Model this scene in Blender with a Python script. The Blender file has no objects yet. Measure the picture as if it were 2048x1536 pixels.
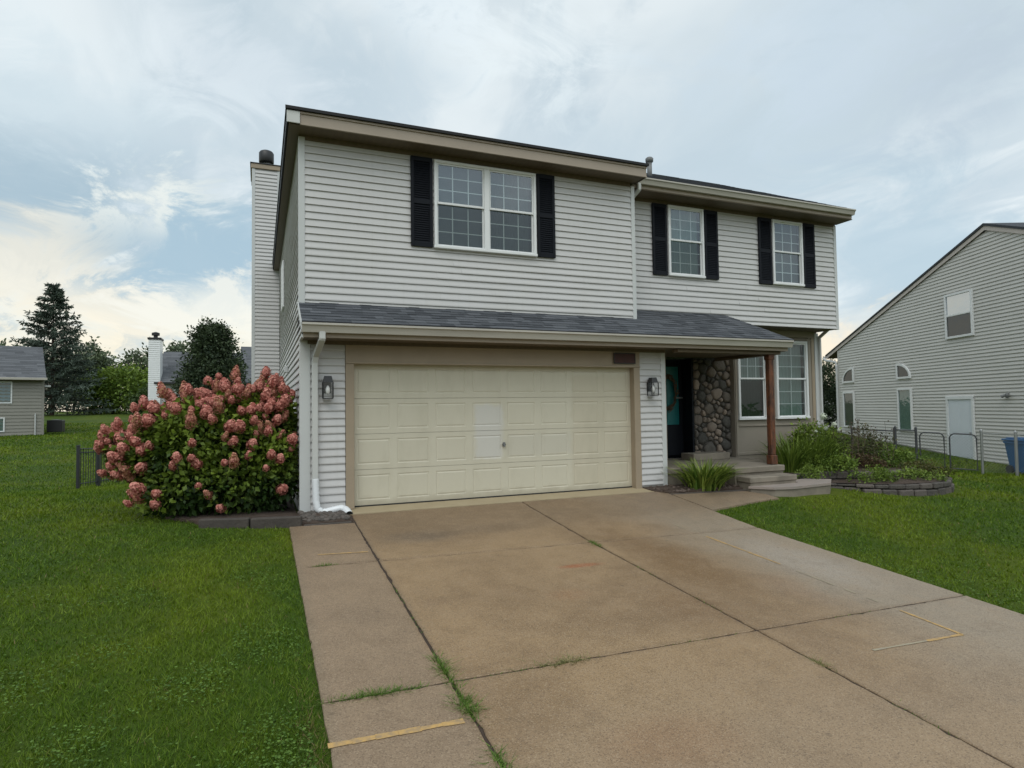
import bpy, math, random
import numpy as np
from mathutils import Vector, Matrix
random.seed(7); RNG = np.random.default_rng(11)
SC = bpy.context.scene
COL = SC.collection
R = math.radians

# ---------------------------------------------------------------- camera
cam_d = bpy.data.cameras.new('camera'); cam = bpy.data.objects.new('camera', cam_d); COL.objects.link(cam)
CX = Vector((0.92556, -0.37835, -0.01364)); CU = Vector((-0.00187, -0.04059, 0.99917)); CF = Vector((0.37859, 0.92477, 0.03827))
CP = Vector((-1.302, -9.403, 1.451))
cam.matrix_world = Matrix(((CX.x, CU.x, -CF.x, CP.x), (CX.y, CU.y, -CF.y, CP.y), (CX.z, CU.z, -CF.z, CP.z), (0, 0, 0, 1)))
cam_d.sensor_width = 36; cam_d.lens = 1234.27 / 2048 * 36; cam_d.clip_start = .05; cam_d.clip_end = 2000
SC.camera = cam
SC.view_settings.view_transform = 'Standard'; SC.view_settings.look = 'None'
SC.view_settings.exposure = 0.16; SC.view_settings.gamma = 1
SC.cycles.use_denoising = True
SC.cycles.max_bounces = 6; SC.cycles.transparent_max_bounces = 12

# ---------------------------------------------------------------- world
class NT:
    """tiny helper for node trees"""
    def __init__(s, tree): s.t = tree; s.t.nodes.clear()
    def n(s, typ, **kw):
        nd = s.t.nodes.new(typ)
        for k, v in kw.items():
            if k == 'ins':
                for a, b in v.items():
                    if isinstance(b, bpy.types.NodeSocket): s.t.links.new(b, nd.inputs[a])
                    else: nd.inputs[a].default_value = b
            else: setattr(nd, k, v)
        return nd
    def math(s, op, a, b=None, clamp=False):
        nd = s.t.nodes.new('ShaderNodeMath'); nd.operation = op; nd.use_clamp = clamp
        for i, v in enumerate((a, b)):
            if v is None: continue
            if isinstance(v, bpy.types.NodeSocket): s.t.links.new(v, nd.inputs[i])
            else: nd.inputs[i].default_value = v
        return nd.outputs[0]
    def mix(s, f, a, b, mode='MIX'):
        nd = s.t.nodes.new('ShaderNodeMix'); nd.data_type = 'RGBA'; nd.blend_type = mode; nd.clamp_factor = True
        for i, v in ((0, f), (6, a), (7, b)):
            if isinstance(v, bpy.types.NodeSocket): s.t.links.new(v, nd.inputs[i])
            elif i == 0: nd.inputs[0].default_value = v
            else: nd.inputs[i].default_value = (*v[:3], 1)
        return nd.outputs[2]
    def noise(s, vec, scale, detail=4, rough=.55, dist=0.0, out='Fac'):
        nd = s.n('ShaderNodeTexNoise'); nd.inputs['Scale'].default_value = scale
        nd.inputs['Detail'].default_value = detail; nd.inputs['Roughness'].default_value = rough
        nd.inputs['Distortion'].default_value = dist
        if vec is not None: s.t.links.new(vec, nd.inputs['Vector'])
        return nd.outputs[out]
    def ramp(s, f, lo, hi):
        nd = s.n('ShaderNodeMapRange'); nd.interpolation_type = 'SMOOTHSTEP'
        s.t.links.new(f, nd.inputs[0]); nd.inputs[1].default_value = lo; nd.inputs[2].default_value = hi
        return nd.outputs[0]
    def vmap(s, vec, scale=(1, 1, 1), loc=(0, 0, 0), rot=(0, 0, 0)):
        nd = s.n('ShaderNodeMapping'); s.t.links.new(vec, nd.inputs[0])
        nd.inputs['Scale'].default_value = scale; nd.inputs['Location'].default_value = loc; nd.inputs['Rotation'].default_value = rot
        return nd.outputs[0]

SUN_EL, SUN_AZ = R(56), R(215)      # azimuth clockwise from +Y
world = bpy.data.worlds.new('World'); SC.world = world; world.use_nodes = True
def lin(r, g, b):
    f = lambda c: ((c / 255 + .055) / 1.055) ** 2.4 if c / 255 > .04045 else c / 255 / 12.92
    return (f(r), f(g), f(b))
def build_world():
    w = NT(world.node_tree)
    sky = w.n('ShaderNodeTexSky', sky_type='NISHITA', sun_disc=False, sun_elevation=SUN_EL, sun_rotation=SUN_AZ)
    tc = w.n('ShaderNodeTexCoord').outputs['Generated']
    vm = w.n('ShaderNodeVectorMath', operation='NORMALIZE', ins={0: tc}).outputs[0]
    sep = w.n('ShaderNodeSeparateXYZ', ins={0: vm}).outputs
    z = sep[2]
    # clouds lie on a flat layer: project the direction onto it
    zz = w.math('ADD', w.math('MAXIMUM', z, 0.0), .16)
    px = w.math('DIVIDE', sep[0], zz); py = w.math('DIVIDE', sep[1], zz)
    lay = w.n('ShaderNodeCombineXYZ', ins={0: px, 1: py, 2: 0.0}).outputs[0]
    n1 = w.noise(w.vmap(lay, (.75, .38, 1), rot=(0, 0, R(28))), 1.7, 5, .5, .5)
    n2 = w.noise(w.vmap(lay, (1.0, .45, 1), (3.1, 1.7, 0), (0, 0, R(-20))), 3.0, 6, .55, .7)
    n3 = w.noise(lay, 7.0, 5, .55)
    base = w.mix(w.ramp(n1, .38, .60), lin(193, 207, 214), lin(223, 231, 233))
    base = w.mix(w.math('MULTIPLY', w.ramp(n2, .48, .62), .6), base, lin(184, 200, 209))
    # low sky: warm cream with ragged blue grey patches
    dv = w.n('ShaderNodeVectorMath', operation='DOT_PRODUCT', ins={0: vm, 1: (-.40, .915, .05)}).outputs['Value']
    lown = w.math('ADD', w.math('MULTIPLY', w.math('SUBTRACT', n2, .5), .30), w.math('MULTIPLY', w.math('SUBTRACT', n3, .5), .12))
    zr = w.math('ADD', z, lown)
    low = w.math('SUBTRACT', 1.0, w.ramp(zr, .06, .31))
    side = w.ramp(dv, .30, .93)
    warmf = w.math('MULTIPLY', low, side)
    base = w.mix(w.math('MULTIPLY', warmf, .92), base, w.mix(w.ramp(zr, .02, .2), lin(240, 229, 204), lin(232, 235, 226)))
    lowr = w.math('MULTIPLY', w.math('SUBTRACT', 1.0, w.ramp(w.math('ADD', z, w.math('MULTIPLY', lown, .3)), .05, .16)), w.math('SUBTRACT', 1.0, side))
    base = w.mix(w.math('MULTIPLY', lowr, .6), base, lin(242, 231, 210))
    brk = w.noise(w.vmap(vm, (1, 1, 2.2)), 9.0, 9, .68, 1.2); lz = w.math('SUBTRACT', 1.0, w.ramp(z, .22, .42)); side2 = w.ramp(dv, .72, .93)
    base = w.mix(w.math('MULTIPLY', w.math('MULTIPLY', w.ramp(brk, .50, .60), w.math('MULTIPLY', lz, side2)), .45), base, lin(158, 181, 195))
    def patch(dx, dy, dz, r0, r1, amt, colr, base, namp=.16, namp2=.10):
        d = Vector((dx, dy, dz)).normalized()
        q = w.n('ShaderNodeVectorMath', operation='SUBTRACT', ins={0: vm, 1: tuple(d)}).outputs[0]
        q = w.vmap(q, (1, 1, 1.9))
        ln = w.n('ShaderNodeVectorMath', operation='LENGTH', ins={0: q}).outputs['Value']
        ln = w.math('ADD', ln, w.math('MULTIPLY', w.math('SUBTRACT', w.noise(w.vmap(vm, (1, 1, 1.6)), 6.0, 8, .66, .9), .5), namp * 4.2))
        m = w.math('SUBTRACT', 1.0, w.ramp(ln, r0, r1))
        return w.mix(w.math('MULTIPLY', m, amt), base, colr)
    for a in PATCHES: base = patch(*a[:7], base)
    out = w.mix(.12, base, w.mix(1.0, sky.outputs[0], (.1, .1, .1), 'MULTIPLY'))
    # unseen sky the house faces: boosted high up to light the facade
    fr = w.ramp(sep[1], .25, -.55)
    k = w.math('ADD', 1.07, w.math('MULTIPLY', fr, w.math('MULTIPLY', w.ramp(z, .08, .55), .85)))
    k = w.math('SUBTRACT', k, w.math('MULTIPLY', fr, w.math('MULTIPLY', w.math('SUBTRACT', 1.0, w.ramp(z, .0, .22)), .6)))  # front horizon dimmed in place of unbuilt trees and houses opposite
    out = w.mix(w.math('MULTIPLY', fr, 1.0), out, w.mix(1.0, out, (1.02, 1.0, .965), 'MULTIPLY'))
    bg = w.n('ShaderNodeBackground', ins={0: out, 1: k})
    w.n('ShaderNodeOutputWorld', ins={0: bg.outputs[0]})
def pdir(u, v):
    return tuple(CF + CX * ((u - 1024) / 1234.27) - CU * ((v - 768) / 1234.27))
B1, B2, B3 = lin(163, 185, 197), lin(163, 188, 202), lin(231, 235, 228)
PATCHES = [(*pdir(-20, 340), .10, .34, .85, B1), (*pdir(150, 400), .04, .20, .75, B1), (*pdir(235, 470), .03, .16, .85, B1),
           (*pdir(330, 440), .02, .15, .9, B3), (*pdir(300, 395), .0, .12, .8, B3), (*pdir(60, 540), .05, .2, .7, lin(240, 232, 212)),
           (*pdir(400, 520), .05, .17, .95, B2), (*pdir(300, 590), .02, .12, .85, B2), (*pdir(480, 470), .03, .13, .8, B2),
           (*pdir(230, 665), .03, .13, .75, lin(246, 236, 214)), (*pdir(440, 625), .03, .12, .8, lin(240, 238, 226)),
           (*pdir(1000, 110), .0, .20, .8, lin(228, 237, 239)), (*pdir(860, 30), .0, .16, .7, lin(226, 236, 240)),
           (*pdir(700, 150), .02, .20, .7, lin(186, 202, 211)), (*pdir(420, 120), .0, .16, .5, lin(224, 232, 236)), (*pdir(60, 170), .0, .26, .6, lin(222, 233, 236)),
           (*pdir(1450, 330), .05, .30, .6, lin(190, 206, 214)), (*pdir(1780, 500), .05, .26, .7, lin(178, 199, 210)),
           (*pdir(1960, 110), .02, .2, .5, lin(182, 195, 206)), (*pdir(1640, 90), .0, .22, .5, lin(204, 218, 228)), (*pdir(1720, 690), .02, .16, .8, lin(248, 232, 204))]
build_world()
fill_sun_d = bpy.data.lights.new('fill_sun', 'SUN'); fill_sun = bpy.data.objects.new('fill_sun', fill_sun_d); COL.objects.link(fill_sun)
fill_sun_d.energy = .85; fill_sun_d.angle = R(35); fill_sun_d.color = (1, .96, .9)  # soft fill added from behind the camera to light the facade
_d = Vector((math.sin(SUN_AZ) * math.cos(SUN_EL), math.cos(SUN_AZ) * math.cos(SUN_EL), math.sin(SUN_EL)))
fill_sun.rotation_euler = _d.to_track_quat('Z', 'Y').to_euler()

# ---------------------------------------------------------------- materials
MATS = {}
def mat(name, col, rough=.6, n=(0, 0), col2=None, bump=(0, 0), spec=.5, metal=0, tint=None, extra=None, stretch=(1, 1, 1), trans=0):
    """col mixed with col2 by noise n=(scale, amount); bump=(scale, strength); tint = 2nd colour for the 'tint' attribute"""
    if name in MATS: return MATS[name]
    m = bpy.data.materials.new(name); m.use_nodes = True; MATS[name] = m
    w = NT(m.node_tree)
    tc = w.n('ShaderNodeTexCoord').outputs['Object']
    c = None
    if n[1]:
        v = w.vmap(tc, stretch)
        f = w.noise(v, n[0], 6, .6)
        c2 = col2 or tuple(x * .6 for x in col)
        c = w.mix(w.math('MULTIPLY', w.ramp(f, .3, .7), n[1]), col, c2)
        f2 = w.noise(v, n[0] * 11, 3, .6)
        c = w.mix(w.math('MULTIPLY', f2, n[1] * .5), c, tuple(x * .72 for x in col))
    if tint:
        at = w.n('ShaderNodeAttribute', attribute_name='tint')
        c = w.mix(at.outputs['Fac'], c if c is not None else col, tint)
    if extra: c = extra(w, tc, c if c is not None else col)
    b = w.n('ShaderNodeBsdfPrincipled')
    if isinstance(c, bpy.types.NodeSocket): w.t.links.new(c, b.inputs['Base Color'])
    else: b.inputs['Base Color'].default_value = (*(c or col)[:3], 1)
    b.inputs['Roughness'].default_value = rough; b.inputs['Specular IOR Level'].default_value = spec; b.inputs['Metallic'].default_value = metal
    if trans:
        tr = w.n('ShaderNodeBsdfTranslucent')
        if isinstance(c, bpy.types.NodeSocket): w.t.links.new(c, tr.inputs[0])
        mx = w.n('ShaderNodeMixShader', ins={0: trans, 1: b.outputs[0], 2: tr.outputs[0]}); sh = mx.outputs[0]
    else: sh = b.outputs[0]
    if bump[1]:
        bn = w.n('ShaderNodeBump', ins={'Strength': bump[1], 'Distance': .02, 'Height': w.noise(w.vmap(tc, stretch), bump[0], 5, .6)})
        w.t.links.new(bn.outputs[0], b.inputs['Normal'])
    w.n('ShaderNodeOutputMaterial', ins={0: sh})
    return m
def siding_extra(w, tc, c):
    # faint streaks running down, plus grime at random
    s = w.noise(w.vmap(tc, (9, 9, .5)), 1.2, 4, .6)
    c = w.mix(w.math('MULTIPLY', w.ramp(s, .5, .8), .16), c, (.30, .29, .25))
    s2 = w.noise(tc, .9, 3, .5)
    c = w.mix(w.math('MULTIPLY', w.ramp(s2, .42, .75), .22), c, (.40, .385, .34))
    s3 = w.noise(w.vmap(tc, (.4, .4, 9)), 1.0, 3, .5)
    return w.mix(w.math('MULTIPLY', w.ramp(s3, .35, .7), .16), c, (.59, .58, .575))
M_SID = mat('vinyl_siding', (.505, .495, .49), .5, (1.3, .14), (.45, .44, .43), extra=siding_extra)
M_SID2 = mat('beige_vinyl_siding', (.545, .53, .495), .55, (1.2, .15), (.47, .46, .42), extra=lambda w, tc, c: w.mix(w.math('MULTIPLY', w.ramp(w.noise(tc, .8, 3), .4, .8), .12), c, (.3, .28, .24)))
M_SID3 = mat('taupe_siding', (.24, .23, .20), .6, (1, .2))
M_TRIM = mat('white_trim', (.52, .53, .525), .45, (2, .12), (.45, .45, .43))
M_WHITE = mat('white_vinyl_frame', (.70, .71, .71), .35, (3, .08))
M_GUT = mat('gutter_paint', (.45, .425, .375), .35, (2.5, .35), (.30, .275, .235), stretch=(.5, 3, 3))
M_GUTW = mat('white_downspout', (.54, .545, .53), .4, (3, .2), (.4, .39, .36))
M_TAUPE = mat('taupe_paint', (.33, .262, .185), .55, (2, .25), (.20, .165, .125), bump=(30, .08))
M_TAUPE_L = mat('taupe_fascia', (.335, .275, .215), .5, (1.6, .25), (.2, .16, .125))
M_SOF = mat('brown_soffit', (.135, .10, .062), .6, (2, .2), (.12, .09, .06), extra=lambda w, tc, c: w.mix(w.math('MULTIPLY', w.n('ShaderNodeTexWave', wave_type='BANDS', bands_direction='X', ins={'Vector': tc, 'Scale': 3.0}).outputs['Fac'], .25), c, (.08, .06, .04)))
M_SHING = mat('charcoal_shingles', (.040, .045, .054), .85, (3, .4), (.028, .031, .037), bump=(160, .5), tint=(.098, .105, .118))
M_SHING_EDGE = mat('shingle_edge', (.012, .012, .013), .8)
M_SHUT = mat('navy_black_shutter', (.0075, .009, .013), .55, spec=.15)
M_CONC_STEP = mat('step_concrete', (.25, .215, .17), .8, (2.6, .8), (.13, .11, .085), bump=(40, .3))
M_FLAG = mat('flagstone', (.30, .245, .215), .8, (4, .5), (.22, .2, .18), bump=(25, .4))
M_PANELW = mat('beige_wall_panel', (.27, .235, .19), .65, (1.6, .3), (.22, .19, .155), bump=(60, .15))
M_BLACK = mat('black_metal', (.012, .012, .013), .45)
M_DARK = mat('dark_interior', (.012, .013, .013), .8)
M_TEAL = mat('teal_paint', (.008, .15, .155), .4, (3, .2))
M_POST = mat('cedar_post', (.17, .058, .022), .65, (6.0, 1.0), (.016, .008, .006), stretch=(2, 2, .8), bump=(18, .4))
M_PLAQ = mat('dark_red_plaque', (.06, .014, .010), .6, (8, .6), (.025, .01, .008))
M_MULCH = mat('mulch', (.055, .033, .022), .95, (9, .7), (.10, .075, .06), bump=(60, 1.0), tint=(.16, .12, .10))
M_BLOCK = mat('retaining_block', (.085, .075, .065), .9, (5, .8), (.04, .037, .034), bump=(22, 1.0), tint=(.125, .105, .092))
M_TIMB = mat('old_edging', (.075, .062, .052), .9, (4, .7), (.045, .038, .034), bump=(20, .8))
M_PVC = mat('white_plastic_pipe', (.72, .74, .76), .35, (5, .12))
M_ALU = mat('galvanised_steel', (.36, .37, .37), .4, (6, .3), (.2, .2, .2), metal=.7)
M_FENCE = mat('dark_fence_paint', (.02, .022, .028), .45)
M_BLUE = mat('blue_bin_plastic', (.006, .10, .27), .4, (4, .25), (.005, .07, .2))
M_ROOF2 = mat('grey_roof_shingles', (.072, .076, .084), .85, (2, .4), (.05, .053, .06), bump=(60, .5), tint=(.11, .115, .125))
M_STONE = mat('field_stone', (.085, .08, .07), .85, (6, .9), (.04, .038, .034), bump=(16, 1.0), tint=(.30, .23, .18))  # stone tones darkened to carry the porch shade
M_MORT = mat('mortar', (.055, .05, .042), .95, (10, .5), bump=(60, .6))
M_GRIL = mat('lamp_glass', (.55, .57, .55), .15, spec=.6)
M_BULB = mat('frosted_bulb', (.8, .8, .78), .3)
M_WICK = mat('wreath_twigs', (.085, .055, .033), .9, (20, .8), (.16, .11, .06))
M_FOUND = mat('foundation_concrete', (.25, .24, .22), .9, (3, .4), bump=(30, .3))
M_BARK = mat('bark', (.075, .055, .04), .9, (8, .6), bump=(20, .8), stretch=(1, 1, .2))
M_PAINTL = mat('chipped_yellow_paint', (.54, .33, .11), .8, (22, 1.0), (.28, .205, .13))
M_PAINTW = mat('faded_cream_paint', (.36, .30, .20), .7, (14, .8), (.27, .23, .18))
M_GREYBOX = mat('grey_metal_box', (.17, .175, .175), .5, (3, .3))

def door_extra(w, tc, c):
    sp = w.n('ShaderNodeSeparateXYZ', ins={0: tc}).outputs
    nz = w.math('MULTIPLY', w.math('SUBTRACT', w.noise(tc, 6, 4), .5), .16)
    def box(x0, x1, z0, z1):
        a = w.math('MULTIPLY', w.ramp(w.math('ADD', sp[0], nz), x0 - .05, x0 + .05), w.ramp(w.math('SUBTRACT', w.math('MULTIPLY', sp[0], -1), nz), -x1 - .05, -x1 + .05))
        b = w.math('MULTIPLY', w.ramp(w.math('ADD', sp[2], nz), z0 - .04, z0 + .04), w.ramp(w.math('SUBTRACT', w.math('MULTIPLY', sp[2], -1), nz), -z1 - .04, -z1 + .04))
        return w.math('MULTIPLY', a, b)
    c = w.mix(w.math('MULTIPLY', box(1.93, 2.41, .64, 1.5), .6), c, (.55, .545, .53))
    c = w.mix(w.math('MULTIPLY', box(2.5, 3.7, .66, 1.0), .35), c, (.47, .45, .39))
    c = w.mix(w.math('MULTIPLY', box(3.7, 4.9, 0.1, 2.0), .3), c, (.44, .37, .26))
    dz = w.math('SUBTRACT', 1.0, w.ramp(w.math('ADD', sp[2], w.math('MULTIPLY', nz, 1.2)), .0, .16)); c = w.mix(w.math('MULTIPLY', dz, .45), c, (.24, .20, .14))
    g = w.noise(w.vmap(tc, (3, 3, 1)), 1.5, 5)
    return w.mix(w.math('MULTIPLY', w.ramp(g, .45, .75), .22), c, (.36, .33, .24))
M_GDOOR = mat('cream_door_paint', (.555, .52, .415), .5, (2, .15), (.46, .43, .33), extra=door_extra, bump=(1.6, .12))

def concrete_extra(w, tc, c):
    sp = w.n('ShaderNodeSeparateXYZ', ins={0: tc}).outputs
    big = w.noise(tc, .55, 5, .6, .6)
    c = w.mix(w.ramp(big, .36, .64), (.345, .265, .172), (.24, .178, .112))
    # the edge strip is pinker; the right side greyer, with a damp sheen painted in
    nb = w.math('MULTIPLY', w.math('SUBTRACT', w.noise(tc, 1.1, 5), .5), 1.6)
    left = w.math('SUBTRACT', 1.0, w.ramp(w.math('ADD', sp[0], w.math('MULTIPLY', nb, .1)), -.16, -.02))
    c = w.mix(w.math('MULTIPLY', left, .85), c, (.275, .228, .182))
    rr = w.ramp(w.math('ADD', sp[0], w.math('MULTIPLY', nb, .9)), 3.1, 4.4)
    c = w.mix(w.math('MULTIPLY', rr, .72), c, (.335, .335, .32))
    near = w.ramp(w.math('SUBTRACT', w.math('MULTIPLY', sp[1], -1), nb), 5.6, 6.6)
    c = w.mix(w.math('MULTIPLY', near, .45), c, (.33, .285, .235))
    # tyre and drip stains, and one pale blob painted as damp sheen
    def blob(x, y, rx, ry, amt, colr):
        nonlocal c
        q = w.n('ShaderNodeVectorMath', operation='SUBTRACT', ins={0: tc, 1: (x, y, 0)}).outputs[0]
        q = w.n('ShaderNodeVectorMath', operation='MULTIPLY', ins={0: q, 1: (1 / rx, 1 / ry, 0)}).outputs[0]
        l = w.n('ShaderNodeVectorMath', operation='LENGTH', ins={0: q}).outputs['Value']
        l = w.math('ADD', l, w.math('MULTIPLY', nb, .45))
        c = w.mix(w.math('MULTIPLY', w.math('SUBTRACT', 1.0, w.ramp(l, .3, 1.25)), amt), c, colr)
    blob(.55, -1.75, .55, .30, .75, (.10, .085, .075)); blob(1.5, -1.6, 1.1, .28, .5, (.13, .10, .075))
    blob(2.9, -1.3, 1.6, .45, .3, (.17, .13, .09))
    blob(3.15, -3.5, .50, 1.3, .8, (.19, .125, .06)); blob(3.0, -2.6, .35, .5, .35, (.17, .11, .055))
    blob(2.35, -4.7, .35, .5, .4, (.19, .12, .06)); blob(3.7, -4.6, .3, .5, .3, (.24, .14, .07))
    blob(1.95, -3.35, .30, .07, .8, (.34, .12, .05)); blob(1.4, -4.1, .25, .15, .3, (.3, .16, .08))
    blob(4.55, -3.9, .5, 1.2, .55, (.43, .44, .46))  # grey-white sheen painted into the colour, not a stain
    blob(.9, -6.4, .5, .3, .3, (.28, .15, .075)); blob(.2, -3.9, .16, .12, .35, (.17, .12, .08))
    blob(-.5, -4.0, .3, .3, .25, (.16, .13, .105))
    # dirt gathered along the joints, darker damp bands and hairline cracks
    def near_line(ax, val, wd):
        q = w.math('ABSOLUTE', w.math('SUBTRACT', sp[ax], val)); return w.math('SUBTRACT', 1.0, w.ramp(w.math('ADD', q, w.math('MULTIPLY', nb, .025)), .0, wd))
    for ax, val in ((0, -.1), (0, 2.55), (1, -2.56), (1, -5.32)):
        c = w.mix(w.math('MULTIPLY', near_line(ax, val, .07), .35), c, (.13, .095, .06))
    damp = w.ramp(w.math('ADD', sp[1], w.math('MULTIPLY', nb, .35)), -2.3, -1.0); c = w.mix(w.math('MULTIPLY', damp, .62), c, (.17, .13, .09))
    ed = w.math('SUBTRACT', 1.0, w.ramp(w.math('ADD', w.math('SUBTRACT', sp[0], -.95), w.math('MULTIPLY', nb, .03)), .0, .12)); c = w.mix(w.math('MULTIPLY', ed, .45), c, (.20, .185, .15))
    mott = w.noise(tc, 4.5, 6, .65, .3); c = w.mix(w.math('MULTIPLY', w.ramp(mott, .42, .72), .32), c, (.37, .30, .225)); c = w.mix(w.math('MULTIPLY', w.ramp(mott, .50, .30), .25), c, (.17, .125, .08))
    # fine aggregate
    v = w.n('ShaderNodeTexVoronoi', ins={'Vector': tc, 'Scale': 140.0}).outputs['Color']
    v = w.n('ShaderNodeSeparateColor', ins={0: v}).outputs[0]
    c = w.mix(w.math('MULTIPLY', w.ramp(v, .80, .95), .42), c, (.46, .41, .34))
    c = w.mix(w.math('MULTIPLY', w.ramp(v, .25, .05), .5), c, (.11, .085, .065))
    dv = w.n('ShaderNodeTexVoronoi', ins={'Vector': tc, 'Scale': 5.5}).outputs['Distance']; dn = w.noise(tc, 1.7, 2)
    c = w.mix(w.math('MULTIPLY', w.math('MULTIPLY', w.math('SUBTRACT', 1.0, w.ramp(dv, .04, .16)), w.ramp(dn, .52, .62)), .45), c, (.10, .08, .06))
    f = w.noise(tc, 45, 4, .7)
    c = w.mix(w.math('MULTIPLY', w.ramp(f, .4, .75), .3), c, (.16, .125, .09))
    return w.mix(1.0, c, (.89, .76, .62), 'MULTIPLY')
M_CONC = mat('stained_concrete', (.3, .25, .2), .56, extra=concrete_extra, bump=(90, .35))
M_APRON = mat('apron_concrete', (.37, .30, .19), .8, (3, .4), (.28, .22, .13), bump=(70, .3))
M_JOINT = mat('joint_dirt', (.045, .028, .019), .95, (9, .6), (.06, .045, .03))

def grass_col(w, tc, c):
    a = w.noise(tc, .35, 4, .6); b = w.noise(tc, 2.2, 4, .6)
    c = w.mix(w.ramp(a, .38, .65), (.042, .074, .0045), (.082, .106, .0045))
    return w.mix(w.math('MULTIPLY', w.ramp(b, .45, .75), .45), c, (.026, .054, .0045))
M_LAWN = mat('lawn', (.045, .10, .008), .9, extra=lambda w, tc, c: w.mix(w.math('MULTIPLY', w.ramp(w.noise(tc, 60, 4, .7), .4, .7), .5), grass_col(w, tc, c), (.02, .045, .008)), bump=(45, .8), spec=.2)
def blade_extra(w, tc, c):
    at = w.n('ShaderNodeAttribute', attribute_name='tint').outputs['Fac']
    g = grass_col(w, tc, c)
    g = w.mix(1.0, g, (1.85, 1.98, 1.25), 'MULTIPLY')
    g = w.mix(w.math('MULTIPLY', w.ramp(at, .45, 1.0), .75), g, (.175, .24, .028))
    g = w.mix(w.math('MULTIPLY', w.math('SUBTRACT', 1.0, w.ramp(at, 0.0, .5)), .5), g, (.028, .072, .006))
    return w.mix(w.math('GREATER_THAN', at, .975), g, (.21, .17, .07))
M_BLADE = mat('grass_blade', (.05, .1, .015), .6, extra=blade_extra, spec=.25, trans=.25)
def leafmat(name, a, b, rough=.55, trans=.2): return mat(name, a, rough, tint=b, spec=.3, trans=trans)
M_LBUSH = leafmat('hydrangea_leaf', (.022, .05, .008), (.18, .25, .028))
M_LSPRUCE = leafmat('spruce_needles', (.038, .056, .042), (.10, .135, .10), trans=.08)
M_LDARK = leafmat('dark_tree_leaf', (.020, .035, .018), (.075, .105, .048), trans=.12)
M_LGREEN = leafmat('bright_shrub_leaf', (.06, .11, .014), (.19, .27, .04))
M_LMID = leafmat('far_tree_leaf', (.06, .085, .045), (.14, .175, .10), trans=.1)
M_LPLANT = leafmat('planter_leaf', (.05, .095, .010), (.22, .30, .05))
M_LIRIS = leafmat('iris_leaf', (.045, .10, .010), (.27, .34, .06))
M_LRED = leafmat('reddish_leaf', (.06, .018, .014), (.13, .10, .05))
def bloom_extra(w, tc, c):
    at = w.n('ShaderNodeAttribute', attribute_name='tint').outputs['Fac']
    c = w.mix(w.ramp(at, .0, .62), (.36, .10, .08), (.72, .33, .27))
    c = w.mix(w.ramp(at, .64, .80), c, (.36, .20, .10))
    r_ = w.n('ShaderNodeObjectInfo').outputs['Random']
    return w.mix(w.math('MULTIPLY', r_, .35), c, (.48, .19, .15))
M_BLOOM = mat('pink_bloom', (.36, .095, .075), .8, extra=bloom_extra, spec=.2, trans=.15)
M_BLOOMW = mat('white_bloom', (.55, .6, .48), .8, tint=(.75, .78, .66), spec=.2, trans=.15)
M_SEED = mat('seed_head', (.10, .07, .05), .9)

def glass_mat(name, tintc, refl=.22, rough=.04, dark=.4):
    m = bpy.data.materials.new(name); m.use_nodes = True; w = NT(m.node_tree)
    g = w.n('ShaderNodeBsdfGlossy', ins={'Color': (.85, .92, 1, 1), 'Roughness': rough})
    t = w.n('ShaderNodeBsdfTransparent', ins={'Color': (*[dark * x for x in tintc], 1)})
    tcn = w.n('ShaderNodeTexCoord').outputs['Object']
    bn = w.n('ShaderNodeBump', ins={'Strength': .12, 'Distance': .03, 'Height': w.noise(tcn, 2.2, 3)})
    w.t.links.new(bn.outputs[0], g.inputs['Normal'])
    mx = w.n('ShaderNodeMixShader', ins={0: refl, 1: t.outputs[0], 2: g.outputs[0]})
    w.n('ShaderNodeOutputMaterial', ins={0: mx.outputs[0]}); return m
M_GLASS = glass_mat('window_glass', (.9, 1, 1), .13, .04, .75)
M_GLASS_SCR = glass_mat('screened_glass', (.9, 1, .97), .07, .12, .55)
M_GLASS_DK = glass_mat('dark_glass', (.8, 1, .95), .10, .03, .25)
M_CURT = mat('curtain', (.22, .29, .265), .9, (2, .4), (.13, .18, .165))
M_CURT2 = mat('dark_curtain', (.085, .105, .11), .9, (1.5, .6), (.04, .06, .055))
M_BLIND = mat('window_blind', (.10, .115, .12), .7, (1.2, .5), (.055, .075, .075))

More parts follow.
